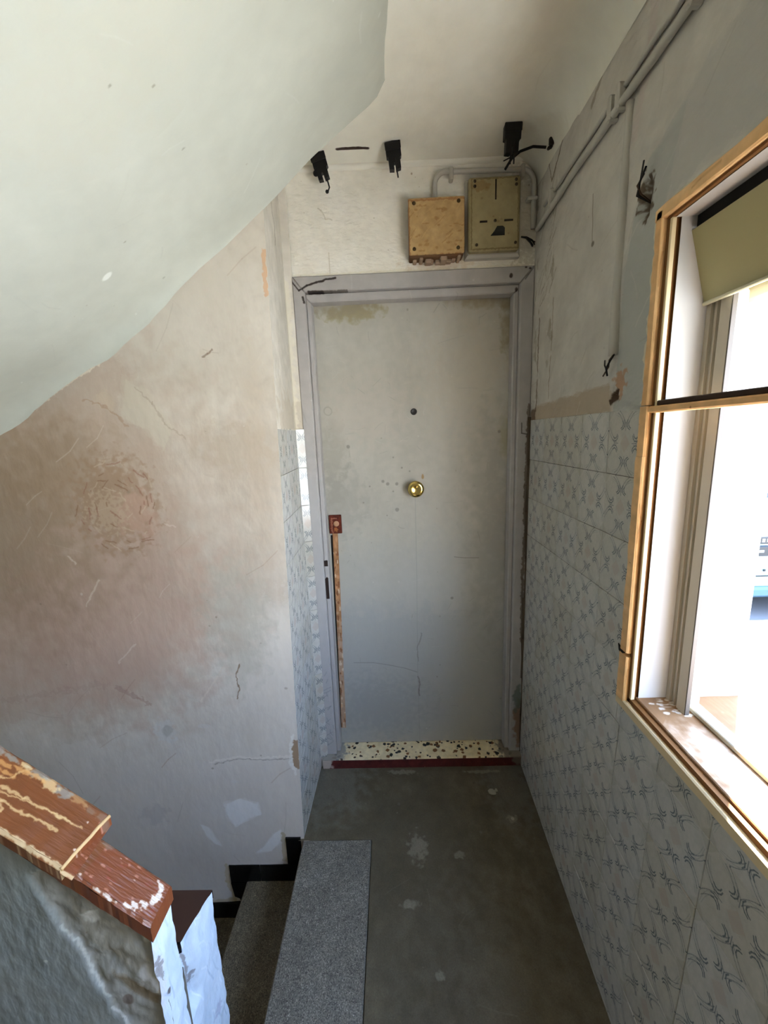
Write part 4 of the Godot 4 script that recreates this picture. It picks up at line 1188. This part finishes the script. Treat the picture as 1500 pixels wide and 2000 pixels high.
# ---------------------------------------------------------------- window
func build_window() -> void:
	var w := thing("window_1", "window in the right wall with peeling orange wooden casing and sliding metal frame", "window", Vector3.ZERO, "", "structure")
	var nf := fbm(31, 18.0)
	# one casing board: centre line in (z, y) on the wall, wavy outer edge
	var board := func(called: String, a: Vector2, b: Vector2, out: Vector2, w0: float, w1: float, x_front: float, m: Material, wav: float) -> void:
		var mb := Mb.new()
		mb.uu = Vector3(0, 0, 0); mb.vv = Vector3.ZERO
		var n := 36
		var l := a.distance_to(b)
		var rings := []
		for i in n + 1:
			var t := float(i) / n
			var p := a.lerp(b, t)
			var wv := nf.get_noise_2d(t * l * 3.0 + a.x * 9.0, a.y * 5.0) * wav + nf.get_noise_2d(t * l * 0.6, 3.0 + a.y) * wav
			var i0 := p + out * w0
			var i1 := p + out * (w1 + wv)
			var xb := RX + 0.02
			rings.append([[i0, xb], [i0, x_front + 0.003], [i0 + out * 0.003, x_front], [i1 - out * 0.003, x_front], [i1, x_front + 0.003], [i1, xb]])
		var flip := Vector3(0, out.y, out.x).cross(Vector3(0, b.y - a.y, b.x - a.x)).x > 0.0
		for i in n:
			for k in 5:
				var q := []
				var u := []
				for e in [[i, k], [i, k + 1], [i + 1, k + 1], [i + 1, k]]:
					var r: Array = rings[e[0]][e[1]]
					q.append(Vector3(r[1], r[0].y, r[0].x))
					u.append(Vector2((e[1] * 0.012 + a.x * 0.5) / 0.25, l * e[0] / n / 1.2 + a.y))
				if flip:
					q.reverse(); u.reverse()
				quad_uv(mb, q, u)
		for i in [0, n]:
			var q := []
			for r in rings[i]: q.append(Vector3(r[1], r[0].y, r[0].x))
			for k in range(1, 5):
				mb.tri(q[0], q[k], q[k + 1])
		put(called, mb, m, w)
	var zi := WZ + CW; var zj := WZ2 - CW; var yi := WY + CW; var yj := WY2 - 0.027
	var xf := RX - 0.006
	# upright boards (the one in view is pieced together), head, sill rail
	board.call("casing_jamb", Vector2(zi, yj + 0.02), Vector2(zi, 1.565), Vector2(-1, 0), 0.016, CW - 0.004, xf, M.wood, 0.003)
	board.call("casing_jamb", Vector2(zi, 1.563), Vector2(zi, 1.455), Vector2(-1, 0), 0.014, CW, xf, M.wood, 0.001)
	board.call("casing_jamb", Vector2(zi, 1.4545), Vector2(zi, 0.985), Vector2(-1, 0), 0.014, CW + 0.001, xf - 0.001, M.wood, 0.003)
	board.call("casing_jamb", Vector2(zi, 0.975), Vector2(zi, WY + 0.02), Vector2(-1, 0), 0.014, CW + 0.005, xf, M.wood, 0.002)
	board.call("casing_jamb", Vector2(zj, WY), Vector2(zj, WY2), Vector2(1, 0), 0.004, CW, xf, M.wood, 0.001)
	board.call("casing_head", Vector2(WZ + 0.004, yj), Vector2(WZ2, yj), Vector2(0, 1), 0.004, 0.030, xf, M.wood, 0.003)
	board.call("casing_rail", Vector2(WZ - 0.002, yi), Vector2(WZ2, yi), Vector2(0, -1), 0.018, CW, xf, M.cream, 0.002)
	var fringe := mat(Color(0.82, 0.78, 0.68), 0.9)
	board.call("plaster_edge", Vector2(zi, WY2 - 0.004), Vector2(zi, 1.57), Vector2(-1, 0), 0.03, CW + 0.002, RX - 0.0035, fringe, 0.009)
	board.call("plaster_edge", Vector2(zi, 1.40), Vector2(zi, 1.0), Vector2(-1, 0), 0.03, CW + 0.001, RX - 0.0035, fringe, 0.006)
	board.call("plaster_edge", Vector2(WZ + 0.006, yj), Vector2(WZ2, yj), Vector2(0, 1), 0.015, 0.033, RX - 0.0035, fringe, 0.010)
	# dark rebates and the cream bead inside the boards
	var mb := Mb.new()
	mb.box(Vector3(RX + 0.004, yi - 0.02, zi - 0.018), Vector3(RX + 0.03, yj + 0.01, zi - 0.005))
	mb.box(Vector3(RX + 0.004, yi - 0.020, zi - 0.018), Vector3(RX + 0.03, yi - 0.007, zj))
	mb.box(Vector3(RX + 0.002, yj - 0.001, zi - 0.01), Vector3(RX + 0.009, yj + 0.006, zj))
	put("rebate", mb, M.wood_dark, w)
	mb = Mb.new()
	mb.box(Vector3(RX + 0.003, yi - 0.006, zi - 0.006), Vector3(RX + 0.012, yj - 0.001, zi + 0.001), 0.001)
	put("bead", mb, M.cream, w)
	# broken notch in the upright
	mb = Mb.new()
	mb.prism(P2([-0.800, 0.955, -0.780, 0.975, -0.776, 0.99, -0.792, 0.984, -0.802, 0.97]), Transform3D(Basis(Vector3(0, 0, -1), Vector3.UP, Vector3(-1, 0, 0)).orthonormalized(), Vector3(RX + 0.002, 0, 0)), 0.007, 0.001)
	put("filler_chip", mb, mat(Color(0.10, 0.09, 0.08), 0.9), w)
	# transom: dark top and orange face
	mb = Mb.new().smooth()
	mb.frame(M.wood_cv, Vector3(0, 1, 0), Vector3(0, 0, 1))
	var tr := []
	for i in 31: tr.append(Vector3(RX + 0.012, 1.556 + nf.get_noise_1d(i * 0.5) * 0.0006, lerpf(zi - 0.02, zj, i / 30.0)))
	mb.flat().box(Vector3(RX - 0.004, 1.548, zi - 0.02), Vector3(RX + 0.022, 1.562, zj + 0.01), 0.003)
	put("transom", mb, M.wood, w)
	mb = Mb.new()
	mb.box(Vector3(RX + 0.004, 1.562, zi - 0.012), Vector3(RX + 0.03, 1.573, zj + 0.01), 0.002)
	put("transom_top", mb, mat(Color(0.20, 0.14, 0.10), 0.7), w)
	# inner sill
	var c := Cv.new(0.55, 0.80, 0.85, 1.95, 520, noise_a)
	c.base(g8(128, 94, 62), g8(144, 110, 78), 8, 103, 0.05, 4, Vector2(0.4, 1.0))
	for i in 26:
		c.blob(rng.randf_range(0.59, 0.68), rng.randf_range(0.84, 0.90), rng.randf_range(0.002, 0.010), rng.randf_range(0.001, 0.005), g8(220, 214, 204), 0.8, 0.7, 0.4, 3.0, i * 17)
	c.blob(0.62, 1.02, 0.05, 0.08, g8(214, 206, 196), 0.5, 0.8, 0.8)
	c.specks(rng, 60, 0.001, 0.003, [g8(236, 228, 214), g8(176, 140, 106)], 0.5)
	mb = Mb.new().frame(c, Vector3(1, 0, 0), Vector3(0, 0, 1))
	mb.box(Vector3(RX + 0.016, yi - 0.03, zi - 0.004), Vector3(0.835, yi, zj + 0.004), 0.002)
	put("sill", mb, mat(Color(1, 1, 1), 0.6, c.tex(), 0.05), w)
	# sliding metal frame: grooved upright and its thin outer fin
	mb = Mb.new()
	mb.prism(P2([0.640, zi, 0.640, zi + 0.014, 0.646, zi + 0.016, 0.646, zi + 0.026, 0.640, zi + 0.028, 0.640, zi + 0.030, 0.646, zi + 0.032, 0.646, zi + 0.036, 0.640, zi + 0.038, 0.640, zi + 0.063, 0.649, zi + 0.063, 0.649, zi + 0.04, 0.69, zi + 0.04, 0.69, zi]), Transform3D(Basis(Vector3.RIGHT, Vector3.BACK, Vector3.DOWN), Vector3(0, 1.79, 0)), 1.79 - yi, 0.0)
	put("sliding_frame", mb, M.alu, w)
	mb = Mb.new()
	mb.box(Vector3(0.6402, yi, zi + 0.0632), Vector3(0.6495, 1.79, zi + 0.066), 0.0005)
	put("frame_seal", mb, M.alu_dark, w)
	mb = Mb.new()
	mb.box(Vector3(0.66, yi, zi + 0.04), Vector3(0.69, yi + 0.012, zj), 0.002)
	put("sliding_track", mb, M.alu, w)
	# leaning shutter cover over the opening, its dark slot above and lip below
	var tl := Vector3(0.596, 1.890, zi + 0.001); var bl := Vector3(0.634, 1.757, zi + 0.001)
	var nrm := Vector3(bl.y - tl.y, tl.x - bl.x, 0).normalized()   # towards the room
	mb = Mb.new()
	var th := 0.012
	for s in [[tl, bl]]:
		var far := Vector3(0, 0, zj - zi - 0.002)
		mb.quad(tl, bl, bl + far, tl + far)
		mb.quad(tl + far - nrm * th, bl + far - nrm * th, bl - nrm * th, tl - nrm * th)
		mb.quad(bl, bl - nrm * th, bl + far - nrm * th, bl + far)
		mb.quad(tl, tl + far, tl + far - nrm * th, tl - nrm * th)
		mb.quad(tl, tl - nrm * th, bl - nrm * th, bl)
	put("shutter_cover", mb, M.shutter, w)
	mb = Mb.new()
	mb.tube([bl + Vector3(0.0, -0.001, 0.0), bl + Vector3(0.0, -0.001, zj - zi - 0.002)], 0.004, 8)
	put("cover_lip", mb, mat(Color(0.80, 0.78, 0.66), 0.45), w)
	mb = Mb.new()
	mb.box(Vector3(0.605, 1.895, zi), Vector3(0.80, yj + 0.01, zj))
	put("shutter_slot", mb, mat(Color(0.06, 0.055, 0.05), 0.9), w)
	mb = Mb.new().smooth()
	mb.tube([Vector3(0.72, 1.80, zi + 0.004), Vector3(0.72, 1.80, zj - 0.004)], 0.045, 16)
	put("shutter_roll", mb, mat(Color(0.62, 0.58, 0.44), 0.5), w)


# ---------------------------------------------------------------- outside
func build_outside() -> void:
	var mb := Mb.new()
	mb.box(Vector3(0.812, -1.3, -0.80), Vector3(40.0, -1.0, 30.0))
	tag(put("ground", mb, tri_mat(Color(0.78, 0.78, 0.75), 0.9, null, 1.0)), "pale sunlit paving outside the window", "pavement", "", "structure")
	mb = Mb.new()
	mb.box(Vector3(0.812, -1.3, -30.0), Vector3(40.0, -1.0, -0.801))
	tag(put("road", mb, tri_mat(Color(0.30, 0.31, 0.33), 0.9, null, 1.0)), "grey-blue asphalt road under the parked van outside", "road", "", "structure")
	mb = Mb.new()
	# white wing wall with an opening to the street
	mb.box(Vector3(0.812, -1.0, -0.80), Vector3(2.125, 2.9, -0.6))
	mb.box(Vector3(2.125, -1.0, -0.80), Vector3(3.4, 0.228, -0.6))
	mb.box(Vector3(2.125, 1.40, -0.80), Vector3(3.4, 2.9, -0.6))
	mb.box(Vector3(3.2, -1.0, -0.80), Vector3(3.4, 2.9, -0.6))
	tag(put("wall_outside", mb, tri_mat(Color(0.90, 0.90, 0.87), 0.9, null, 1.0, 1.0)), "white outside wall with an opening onto the street, seen through the window", "wall", "", "structure")
	mb = Mb.new()
	mb.box(Vector3(1.5, -1.0, -9.0), Vector3(16.0, 4.0, -8.6))
	tag(put("wall_street", mb, mat(Color(0.88, 0.88, 0.85), 0.9)), "white house wall across the street behind the parked van", "wall", "", "structure")
	# van, nose towards the window
	var v := thing("parked_van", "pale blue van parked in the street, seen through the window opening", "van", Vector3(5.3, -1.0, -3.3))
	var body := mat(Color(0.44, 0.53, 0.57), 0.4)
	var dark := mat(Color(0.05, 0.06, 0.075), 0.35)
	mb = Mb.new()
	mb.prism(P2([0.0, 0.30, 0.06, 0.26, 1.0, 0.24, 4.2, 0.26, 4.3, 0.5, 4.25, 1.9, 4.0, 2.05, 1.6, 2.05, 1.3, 1.98, 0.72, 1.38, 0.12, 1.24, 0.02, 1.10]), Transform3D(Basis(Vector3(0, 0, -1), Vector3.UP, Vector3.RIGHT), Vector3(-0.92, 0, 0)), 1.84, 0.05)
	put("body", mb, body, v)
	mb = Mb.new()
	mb.box(Vector3(-0.86, 0.99, -0.03), Vector3(0.86, 1.085, 0.022), 0.008)
	mb.box(Vector3(-0.86, 0.83, -0.03), Vector3(0.86, 0.96, 0.026), 0.008)
	put("grille", mb, dark, v)
	mb = Mb.new()
	var chrome := mat(Color(0.55, 0.56, 0.58), 0.4)
	for x in [-0.72, -0.66, -0.60, -0.54]:
		mb.box(Vector3(x, 1.015, 0.02), Vector3(x + 0.035, 1.06, 0.026), 0.002)
		put("badge", mb, chrome, v)
		mb = Mb.new()
	mb.box(Vector3(-0.70, 0.88, 0.022), Vector3(-0.62, 0.91, 0.030), 0.003)
	put("badge", mb, mat(Color(0.55, 0.56, 0.58), 0.4), v)
	mb = Mb.new()
	mb.box(Vector3(-0.90, 0.28, -0.2), Vector3(0.90, 0.42, 0.06), 0.03)
	put("bumper", mb, mat(Color(0.22, 0.31, 0.37), 0.5), v)
	mb = Mb.new()
	for x in [-0.70, -0.58, 0.5, 0.62]:
		mb.box(Vector3(x, 0.62, 0.0), Vector3(x + 0.03, 0.65, 0.012), 0.003)
	mb.box(Vector3(-0.8, 0.55, 0.0), Vector3(0.8, 0.565, 0.008), 0.001)
	put("trim_bar", mb, dark, v)
	mb = Mb.new()
	mb.quad(Vector3(-0.80, 1.44, -0.765), Vector3(0.80, 1.44, -0.765), Vector3(0.76, 1.94, -1.255), Vector3(-0.76, 1.94, -1.255))
	put("windscreen", mb, mat(Color(0.08, 0.10, 0.12), 0.1), v)
	for x in [-0.80, 0.62]:
		for z in [-0.85, -3.4]:
			mb = Mb.new().smooth()
			mb.lathe(V([0.0, 0.0, 0.18, 0.0, 0.20, 0.02, 0.31, 0.02, 0.33, 0.05, 0.33, 0.15, 0.31, 0.18, 0.0, 0.18]), Transform3D(Basis(Vector3(0, 0, 1), Vector3.UP, Vector3(-1, 0, 0)).orthonormalized(), Vector3(x + 0.18, 0.33, z)), 24)
			put("wheel", mb, dark, v)
	mb = Mb.new()
	mb.box(Vector3(5.5, 0.85, -8.55), Vector3(9.4, 2.5, -8.45), 0.02)
	tag(put("shop_panel", mb, mat(Color(0.62, 0.33, 0.10), 0.6)), "orange panel across the street above the pale blue van", "panel")


# ---------------------------------------------------------------- boxes, pipes, clamps and wires
func build_electrics() -> void:
	# --- junction box
	var b := thing("junction_box", "tan rusty square junction box over the door, left of the olive box", "junction box", Vector3(0.188, 2.235, 0.06))
	var c := Cv.new(-0.12, -0.12, 0.12, 0.12, 1000, noise_a)
	c.base(g8(178, 146, 96), g8(196, 164, 114), 16, 111, 0.06)
	c.scratches(rng, 30, 0.05, 0.003, [g8(150, 108, 58), g8(214, 178, 120)], 0.5, 0.8)
	for i in 26:
		c.blob(rng.randf_range(-0.09, 0.09), rng.randf_range(-0.08, 0.08), rng.randf_range(0.003, 0.012), rng.randf_range(0.002, 0.006), g8(150, 108, 56), 0.5, 0.9, 0.5, 2.0, i * 9)
	for e in [[-0.1, -0.085, 0.1, -0.085], [-0.1, 0.09, 0.1, 0.09], [-0.1, -0.09, -0.1, 0.09], [0.1, -0.09, 0.1, 0.09]]:
		c.line([Vector2(e[0], e[1]), Vector2(e[2], e[3])], 0.006, g8(150, 100, 56), 0.6, 0.003)
	var mb := Mb.new().frame(c, Vector3(1, 0, 0), Vector3(0, 1, 0))
	mb.box(Vector3(-0.1015, -0.082, 0.055), Vector3(0.096, 0.098, 0.067), 0.003)
	var cover := put("cover", mb, mat(Color(1, 1, 1), 0.55, c.tex(), 0.03), b)
	mb = Mb.new()
	mb.box(Vector3(-0.100, -0.085, 0.0), Vector3(0.0945, 0.0965, 0.0545), 0.003)
	put("body", mb, mat(Color(0.42, 0.30, 0.20), 0.7), b)
	for q in [[-0.081, 0.081], [0.075, 0.082], [-0.083, -0.064], [0.073, -0.066]]:
		mb = Mb.new().smooth()
		mb.lathe(V([0.0065, 0.0, 0.006, 0.002, 0.003, 0.0035, 0.0, 0.0035]), Transform3D(Basis(), Vector3(q[0], q[1], 0.067)), 14)
		put("screw", mb, M.screw, cover)
	mb = Mb.new()
	for i in 9:
		var x := -0.085 + i * 0.02 + rng.randf_range(-0.004, 0.004)
		mb.box(Vector3(x, -0.090 - rng.randf() * 0.008, 0.0), Vector3(x + rng.randf_range(0.012, 0.026), -0.083, 0.02 + rng.randf() * 0.035), 0.003)
	put("plaster_lumps", mb, mat(Color(0.66, 0.57, 0.48), 0.9), b)
	# --- meter box
	b = thing("meter_box", "olive grey upright meter box with slots, right of the tan box", "meter box", Vector3(0.394, 2.275, 0.06))
	c = Cv.new(-0.11, -0.14, 0.11, 0.14, 900, noise_a)
	c.base(g8(150, 138, 100), g8(164, 152, 114), 9, 113, 0.04)
	c.specks(rng, 50, 0.001, 0.006, [g8(120, 100, 64), g8(176, 164, 126)], 0.5)
	c.blob(-0.05, 0.09, 0.03, 0.015, g8(128, 98, 54), 0.5, 0.9, 0.6)
	c.line(V([-0.084, -0.11, -0.084, 0.11, 0.078, 0.11, 0.08, -0.112, -0.084, -0.112]), 0.004, g8(112, 96, 62), 0.7, 0.002)
	mb = Mb.new()
	mb.prism(P2([-0.10, -0.128, 0.098, -0.128, 0.098, 0.128, -0.10, 0.128]), Transform3D(), 0.030, 0.008)
	put("back_plate", mb, M.paint_pipe, b)
	mb = Mb.new().frame(c, Vector3(1, 0, 0), Vector3(0, 1, 0))
	mb.box(Vector3(-0.094, -0.117, 0.028), Vector3(0.087, 0.118, 0.058), 0.006)
	cover = put("cover", mb, mat(Color(1, 1, 1), 0.5, c.tex(), 0.02), b)
	for q in [[-0.073, 0.104], [-0.073, 0.088], [0.07, 0.103], [0.071, 0.088], [-0.066, -0.097], [0.072, -0.095], [-0.01, 0.0]]:
		mb = Mb.new().smooth()
		if q[1] == 0.0: q = [-0.001, -0.022]
		mb.lathe(V([0.0052, 0.0, 0.005, 0.0015, 0.0, 0.0022]), Transform3D(Basis(), Vector3(q[0], q[1], 0.058)), 12)
		put("screw", mb, mat(Color(0.22, 0.17, 0.09), 0.6), cover)
	for q in [[-0.0025, 0.044, 0.0025, 0.107], [-0.055, -0.0265, -0.029, -0.0205], [0.031, -0.0255, 0.062, -0.0195]]:
		mb = Mb.new()
		mb.box(Vector3(q[0], q[1], 0.0575), Vector3(q[2], q[3], 0.0592), 0.0005)
		put("slot", mb, mat(Color(0.13, 0.09, 0.05), 0.8), cover)
	mb = Mb.new()
	mb.prism(P2([-0.017, -0.070, 0.033, -0.070, 0.033, -0.046, 0.026, -0.040, 0.006, -0.040, -0.004, -0.056]), Transform3D(Basis(), Vector3(0, 0, 0.0575)), 0.002)
	put("dark_window", mb, mat(Color(0.03, 0.035, 0.045), 0.25), cover)
	# --- pipe looping over both boxes
	var p := thing("conduit_pipe", "white painted pipe looping over the two boxes above the door", "pipe")
	var pts := [Vector3(0.186, 2.3335, 0.082)]
	for i in 7:
		var a := PI - PI * 0.5 * i / 6.0
		pts.append(Vector3(0.226 + 0.040 * cos(a), 2.395 + 0.040 * sin(a), 0.078))
	pts.append(Vector3(0.38, 2.432, 0.078))
	for i in 7:
		var a := PI * 0.5 - PI * 0.5 * i / 6.0
		pts.append(Vector3(0.494 + 0.045 * cos(a), 2.385 + 0.045 * sin(a), 0.078))
	pts.append(Vector3(0.540, 2.24, 0.076))
	mb = Mb.new().smooth()
	mb.tube(pts, 0.0085, 12)
	put("pipe", mb, M.paint_pipe, p)
	for q in [[0.245, 2.432, true], [0.497, 2.430, true], [0.540, 2.335, false]]:
		mb = Mb.new()
		if q[2]: mb.box(Vector3(q[0] - 0.007, q[1] - 0.026, 0.06), Vector3(q[0] + 0.007, q[1] + 0.013, 0.090), 0.003)
		else: mb.box(Vector3(q[0] - 0.026, q[1] - 0.006, 0.06), Vector3(q[0] + 0.012, q[1] + 0.006, 0.088), 0.003)
		put("clip", mb, M.paint_pipe, p)
	# --- pipes on the right wall
	p = thing("conduit_pipe", "double grey painted pipe running along the top of the right wall", "pipe")
	mb = Mb.new().smooth()
	pts = []
	for i in 40: pts.append(Vector3(RX - 0.010, 2.238 + sin(i * 1.7) * 0.0015 + (0.0 if i > 4 else -0.004 * (4 - i)), 0.11 + i * 0.065))
	mb.tube(pts, 0.0092, 10)
	put("pipe", mb, M.paint_pipe, p)
	mb = Mb.new().smooth()
	pts = []
	for i in 40: pts.append(Vector3(RX - 0.006, 2.272 + sin(i * 2.3) * 0.002, 0.16 + i * 0.064))
	mb.tube(pts, 0.0055, 8)
	put("thin_pipe", mb, M.paint_pipe, p)
	for z in [0.24, 0.60, 0.635, 0.86, 1.3]:
		mb = Mb.new()
		mb.box(Vector3(RX - 0.022, 2.225, z - 0.008), Vector3(RX + 0.004, 2.280, z + 0.008), 0.004)
		put("clip", mb, M.paint_pipe, p)
	p = thing("conduit_pipe", "grey painted pipe dropping down the right wall to bare wires", "pipe")
	mb = Mb.new().smooth()
	pts = []
	for i in 16: pts.append(Vector3(RX - 0.003, lerpf(2.225, 1.694, i / 15.0), 0.662 + sin(i * 0.9) * 0.0015))
	mb.tube(pts, 0.0085, 10, true, 0.0125)
	put("pipe", mb, M.paint_pipe, p)
	# --- black cable clamps hanging from the ceiling
	cable_clamp(Vector3(-0.222, CEIL, 0.125), "black cable clamp hanging half behind the sloping soffit", 0, 0.25)
	cable_clamp(Vector3(0.036, CEIL, 0.160), "black cable clamp above and between door corner and tan box", 1, 0.12)
	cable_clamp(Vector3(0.420, CEIL, 0.215), "largest black cable clamp, above the olive meter box", 2, 0.0)
	# --- loose wires
	var wsets := [
		["loose_wire", "black cut cable bent down beside the largest clamp", [Vector3(0.425, 2.410, 0.115), Vector3(0.443, 2.434, 0.13), Vector3(0.468, 2.446, 0.145), Vector3(0.503, 2.444, 0.168), Vector3(0.538, 2.428, 0.188)], 0.0042],
		["loose_wire", "bundle of short wires sticking out right of the olive meter box", [Vector3(0.500, 2.215, 0.075), Vector3(0.512, 2.205, 0.09), Vector3(0.528, 2.190, 0.09), Vector3(0.540, 2.183, 0.08)], 0.003],
		["loose_wire", "bare wires splayed at the foot of the dropping pipe", [Vector3(RX - 0.006, 1.697, 0.672), Vector3(RX - 0.016, 1.680, 0.672), Vector3(RX - 0.018, 1.664, 0.660), Vector3(RX - 0.010, 1.648, 0.652)], 0.0024],
		["loose_wire", "wires poking from the hole in the wall beside the window", [Vector3(RX + 0.02, 1.985, 0.738), Vector3(RX - 0.016, 2.0, 0.744), Vector3(RX - 0.020, 2.02, 0.752), Vector3(RX - 0.012, 2.046, 0.757)], 0.0022]]
	for s in wsets:
		var w := thing(s[0], s[1], "wire")
		mb = Mb.new().smooth()
		mb.tube(s[2], s[3], 8)
		put("strand", mb, M.wire, w)
		if s[2][0].x > 0.46:
			for k in (3 if s[3] > 0.0025 else 2):
				var q := []
				for i in s[2].size():
					q.append(s[2][i] + Vector3(rng.randf_range(-0.002, 0.004) * i, rng.randf_range(-0.003, 0.006) * i, rng.randf_range(-0.006, 0.004) * i) * 0.8)
				if s[2][0].y < 1.8 and k == 0: q = [Vector3(RX - 0.018, 1.664, 0.660), Vector3(RX - 0.016, 1.674, 0.648), Vector3(RX - 0.012, 1.686, 0.640)]
				mb = Mb.new().smooth()
				mb.tube(q, s[3] * 0.8, 7)
				put("strand", mb, mat([Color(0.05, 0.045, 0.04), Color(0.25, 0.18, 0.12), Color(0.30, 0.29, 0.26)][k], 0.5), w)
		else:
			mb = Mb.new().smooth()
			mb.tube([Vector3(0.418, 2.434, 0.12), Vector3(0.443, 2.440, 0.13)], 0.002, 6)
			put("strand", mb, M.wire, w)
	var hk := thing("ceiling_bracket", "small rusty metal stub where ceiling meets right wall", "bracket", Vector3(0.542, 2.415, 0.225))
	mb = Mb.new()
	mb.box(Vector3(-0.008, -0.004, -0.006), Vector3(0.008, 0.018, 0.006), 0.003)
	mb.box(Vector3(-0.014, -0.010, -0.010), Vector3(0.002, -0.002, 0.002), 0.002, Transform3D(Basis(Vector3.BACK, 0.4), Vector3.ZERO))
	put("stub", mb, mat(Color(0.17, 0.15, 0.12), 0.8), hk)


func cable_clamp(at: Vector3, label: String, kind: int, lean: float) -> void:
	var k := thing("cable_clamp", label, "cable clamp", at)
	k.rotation.z = lean
	k.rotation.x = 0.18
	var s := 1.1 if kind < 2 else 1.15
	var mb := Mb.new()
	mb.prism(P2([-0.022 * s, 0.002, -0.022 * s, -0.034 * s, -0.017 * s, -0.036 * s, -0.017 * s, -0.066 * s, -0.003, -0.068 * s, -0.003, -0.050 * s, 0.003, -0.050 * s, 0.003, -0.068 * s, 0.018 * s, -0.066 * s, 0.018 * s, -0.040 * s, 0.023 * s, -0.036 * s, 0.023 * s, 0.004]), Transform3D(Basis(), Vector3(0, 0, -0.012)), 0.026, 0.002)
	put("body", mb, M.black, k)
	mb = Mb.new()
	mb.box(Vector3(-0.024 * s, -0.020 * s, 0.0135), Vector3(0.024 * s, 0.0, 0.019), 0.002)
	put("bridge", mb, M.black, k)
	if kind == 0:
		mb = Mb.new().smooth()
		mb.tube([Vector3(0.006, -0.05, 0.002), Vector3(0.010, -0.075, 0.004), Vector3(0.010, -0.10, 0.006), Vector3(0.002, -0.110, 0.008), Vector3(-0.004, -0.106, 0.008)], 0.0026, 8)
		mb.lathe(V([0.0, -0.007, 0.005, -0.004, 0.0065, 0.0, 0.005, 0.004, 0.0, 0.007]), Transform3D(Basis(), Vector3(-0.002, -0.110, 0.008)), 10)
		put("wire", mb, M.wire, k)
		mb = Mb.new().smooth()
		mb.lathe(V([0.0, -0.007, 0.008, -0.005, 0.010, 0.0, 0.008, 0.005, 0.0, 0.007]), Transform3D(Basis(), Vector3(-0.022, -0.048, 0.004)), 12)
		put("nut", mb, M.black, k)
	else:
		for q in ([0.004] if kind == 1 else [-0.005, 0.007]):
			mb = Mb.new().smooth()
			mb.tube([Vector3(q, -0.045, 0.012), Vector3(q, -0.07, 0.014), Vector3(q + 0.002, -0.098 if kind == 1 else -0.105, 0.010)], 0.0024, 8)
			put("wire", mb, mat(Color(0.08, 0.06, 0.055), 0.5), k)


# ---------------------------------------------------------------- crumbs
func build_small() -> void:
	var places := [[0.383, 0.240, 0.017, "larger pale plaster flake on the floor near the right wall"], [0.400, 0.232, 0.008, "small pale plaster flake beside the larger one"], [0.432, 0.362, 0.007, "small plaster crumb on the floor close to the tiles"]]
	for q in places:
		var poly := PackedVector2Array()
		for i in 9:
			poly.append(Vector2.from_angle(TAU * i / 9.0) * q[2] * rng.randf_range(0.65, 1.15))
		var mb := Mb.new()
		mb.prism(poly, Transform3D(Basis(Vector3.RIGHT, Vector3.FORWARD, Vector3.UP), Vector3.ZERO), 0.004, 0.001)
		var o := put("plaster_flake", mb, mat(Color(0.62, 0.60, 0.53), 0.9))
		o.position = Vector3(q[0], 0.001, q[1])
		tag(o, q[3], "plaster flake", "plaster flakes on the floor")
